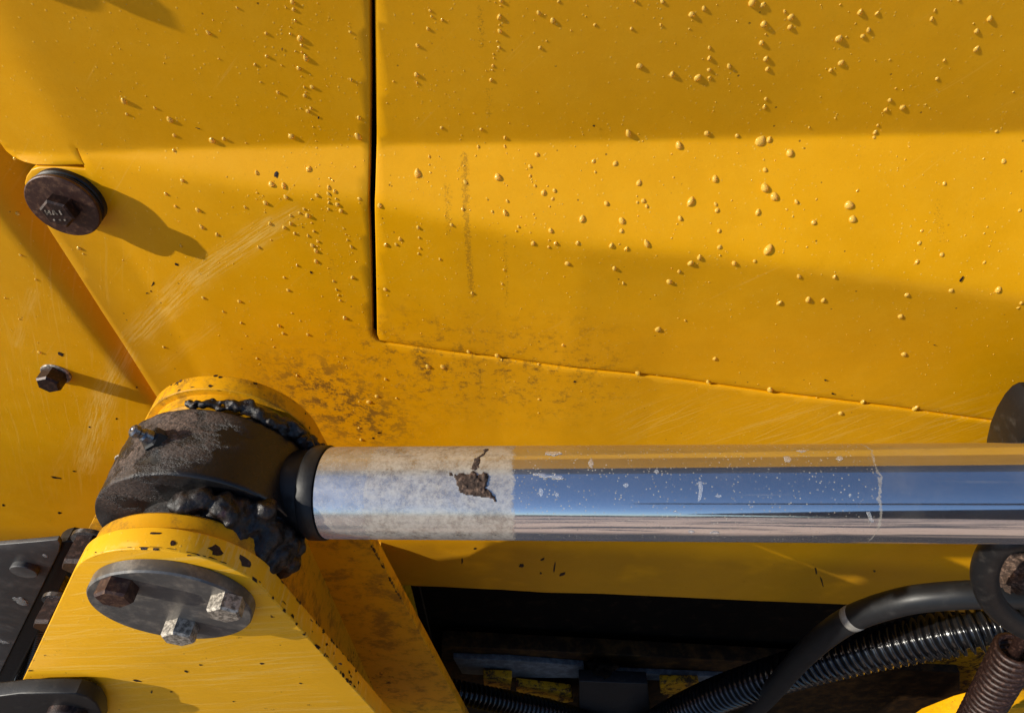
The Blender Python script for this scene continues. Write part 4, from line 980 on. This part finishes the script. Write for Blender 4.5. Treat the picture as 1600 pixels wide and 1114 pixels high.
def drop_mesh(seed):
    rg = random.Random(seed); bm = bmesh.new(); n = 20; m_ = 7
    el = rg.uniform(.95, 1.35); sag = rg.uniform(.0, .28); ht = rg.uniform(.60, .80); wob = rg.uniform(-.12, .12)
    def outline(a):
        x = math.cos(a); z = math.sin(a) * el
        z -= sag * (1 - abs(math.sin(a))) * .4
        k = 1 - .22 * sag * 3 * max(0, math.sin(a)); return x * k * (1 + .06 * math.sin(2 * a + seed)), z * (1 + .05 * math.sin(3 * a + seed))
    rings = []
    for j in range(m_):
        t = j / m_ * math.pi / 2; c, s2 = math.cos(t) ** .85, math.sin(t) ** 1.15
        rings.append([bm.verts.new((outline(2 * math.pi * k / n)[0] * c + wob * s2 * .3, -s2 * ht - .0, outline(2 * math.pi * k / n)[1] * c - .18 * s2)) for k in range(n)])
    tip = bm.verts.new((wob * .3, -ht, -.18))
    for A, B in zip(rings, rings[1:]):
        for k in range(n): bm.faces.new((A[k], A[(k + 1) % n], B[(k + 1) % n], B[k]))
    for k in range(n): bm.faces.new((rings[-1][k], rings[-1][(k + 1) % n], tip))
    base = [bm.verts.new((v.co.x, .08, v.co.z)) for v in rings[0]]
    for k in range(n): bm.faces.new((base[k], base[(k + 1) % n], rings[0][(k + 1) % n], rings[0][k]))
    bm.faces.new(base[::-1])
    me = finish(bm, 'water_drop'); me.materials.append(M['water']); return me
protos = [drop_mesh(k) for k in range(8)]
def zone(x, y):
    left = x < 583
    if y < 1e9:
        cy = np.interp(x, [p[0] for p in crease_px], [p[1] for p in crease_px]); ly = np.interp(x, [p[0] for p in lower_px], [p[1] for p in lower_px])
        uy = np.interp(x, [p[0] for p in under], [p[1] for p in under])
    edge_x = np.interp(y, [265, 362, 487, 616], [45, 80, 160, 243])
    if left and y > 262 and x < edge_x: return 'left frame panel', 2
    if y < cy: return ('dark upper side cover' if left else 'dark upper door'), 0 if left else 1
    if y < ly: return ('bright wedge of side cover' if left else 'bright wedge of door'), 0 if left else 1
    if left or y > uy + 2: return ('side cover below its crease' if left else 'strip under the door edge'), 0
    return 'lower flat of door', 1
size_px_m = lambda p: FPX / depth(p)
stuff = []
placed = []
for k, (dd, x, y) in enumerate(drops):
    zn, which = zone(x, y)
    if which == 2: q = hit3(x, y); nrm = Vector((0, -1, 0))
    else: q = hit(x, y); nrm = wnormal(q); q = q + Vector((0, .0008 if which == 1 else 0, 0))
    r_ = (dd * .37 if dd < 10 else 3.7 + (dd - 10) * .33) / size_px_m(q)
    if k >= 295: stuff.append((q, r_, nrm)); continue
    o = bpy.data.objects.new('water_drop', protos[k % 8]); C.objects.link(o)
    o.location = q; o.rotation_euler = nrm.to_track_quat('-Y', 'Z').to_euler(); o.rotation_euler.rotate_axis('Y', random.Random(k).uniform(-.6, .6))
    jx = random.Random(k * 7 + 1).uniform(.70, 1.12)
    o.scale = (r_ * jx, r_ * (1.0 if dd > 5 else .8), r_)
    sz = 'large' if dd > 11.5 else ('middling' if dd > 7.5 else 'small')
    placed.append((o, sz, zn, x, y))
ONES = 'zeroth first second third fourth fifth sixth seventh eighth ninth tenth eleventh twelfth thirteenth fourteenth fifteenth sixteenth seventeenth eighteenth nineteenth'.split()
TENS = {2: 'twenty', 3: 'thirty', 4: 'forty', 5: 'fifty'}
def ordinal(n):
    if n < 20: return ONES[n]
    return {20: 'twentieth', 30: 'thirtieth', 40: 'fortieth', 50: 'fiftieth'}[n] if n % 10 == 0 else TENS[n // 10] + '-' + ONES[n % 10]
by = {}
for o, sz, zn, x, y in placed: by.setdefault((sz, zn), []).append((x, y, o))
for (sz, zn), lst in by.items():
    lst.sort(key=lambda q: q[0])
    for i, (x, y, o) in enumerate(lst):
        lb = f'{ordinal(i + 1)} {sz} water drop from left, on {zn}'
        if len(lst) == 1: lb = f'the only {sz} water drop on the {zn}'
        tag(o, lb, 'water drop', f'{sz} water drops on the {zn}')
# fine spray, too small and too many to count
bm = bmesh.new(); rg = random.Random(21)
def tiny(q, r_, nrm):
    qt = nrm.to_track_quat('-Y', 'Z').to_matrix().to_4x4(); t = bmesh.ops.create_icosphere(bm, subdivisions=1, radius=1, matrix=Matrix.Translation(q) @ qt @ Matrix.Diagonal((r_, r_ * .65, r_, 1)))
for q, r_, nrm in stuff: tiny(q, r_, nrm)
for _ in range(900):
    if rg.random() < .55: x, y = rg.uniform(100, 1600), rg.uniform(0, 620)
    else:
        cx2, cy2 = rg.choice([(470, 200), (500, 330), (640, 100), (780, 80), (1110, 150), (1195, 250), (1390, 190), (700, 280), (840, 280), (540, 500), (1440, 360)])
        x, y = rg.gauss(cx2, 40), rg.gauss(cy2, 90)
    if x < 135 and y > 215 or y < 0 or abs(x - 583) < 9 or y > 640 or (y > 560 and x < 520) or (x < 240 and y > 330): continue
    q = hit(x, y); q.y += .0008 if x > 588 and y < np.interp(x, [p[0] for p in under], [p[1] for p in under]) else 0
    r_ = rg.choice([.5, .6, .7, .9, 1.2]) / size_px_m(q); tiny(q, r_, wnormal(q))
me = finish(bm, 'spray'); sp_ = link('fine_spray', me, 'water', loc=hit(700, 300)); sp_['kind'] = 'stuff'
tag(sp_, 'fine spray of tiny water beads over the yellow panels', 'water spray')

# ================================================================== the yard: seen only in the rod
bm = bmesh.new(); bmesh.ops.create_grid(bm, x_segments=2, y_segments=2, size=400)
g = link('ground', finish(bm, 'ground', False), 'ground', loc=(0, 0, 0), world_verts=False); g.location = (0, 0, -2.42); g['kind'] = 'structure'; g['label'] = 'sandy yard with darker patches, darkened near the machine to cut bounce light'
bm = bmesh.new(); n = 220; v0 = []
for k in range(n + 1):
    a = math.pi + math.pi * k / n; rr = 90
    h = 4.5 + 3.0 * noise.fractal(Vector((k * .21, 4, 0)), .8, 2, 4)
    v0.append((bm.verts.new((rr * math.cos(a), rr * math.sin(a), -2.5)), bm.verts.new((rr * math.cos(a), rr * math.sin(a), -2.5 + h)), bm.verts.new((rr * 1.15 * math.cos(a), rr * 1.15 * math.sin(a), -2.5 + h * .9))))
for A, B in zip(v0, v0[1:]):
    bm.faces.new((A[0], B[0], B[1], A[1])); bm.faces.new((A[1], B[1], B[2], A[2]))
hl = link('far_hills', finish(bm, 'hills'), 'treeline', loc=(0, -60, -2.5)); hl['kind'] = 'structure'; hl['label'] = 'low dark wooded hills far across the yard'

bm = bmesh.new(); add_prism(bm, [(.22, -.34), (.6, -.16), (1.1, .0), (1.6, -.06), (2.3, -.30), (2.3, -.62), (1.2, -.52), (.6, -.42)], -.66, -.58, .01); add_prism(bm, [(.10, .10), (.9, .13), (2.4, .34), (2.4, .42), (.9, .19), (.10, .125)], -.66, -.62, .004)  # added out of view, stands in for the viewer's dark reflection
bo = link('added_slab', finish(bm, 'slab', True, 40), 'black_part', loc=(.7, -.5, -.34)); tag(bo, 'dark slab added behind the viewer to put dark streaks in the rod reflection', 'slab')
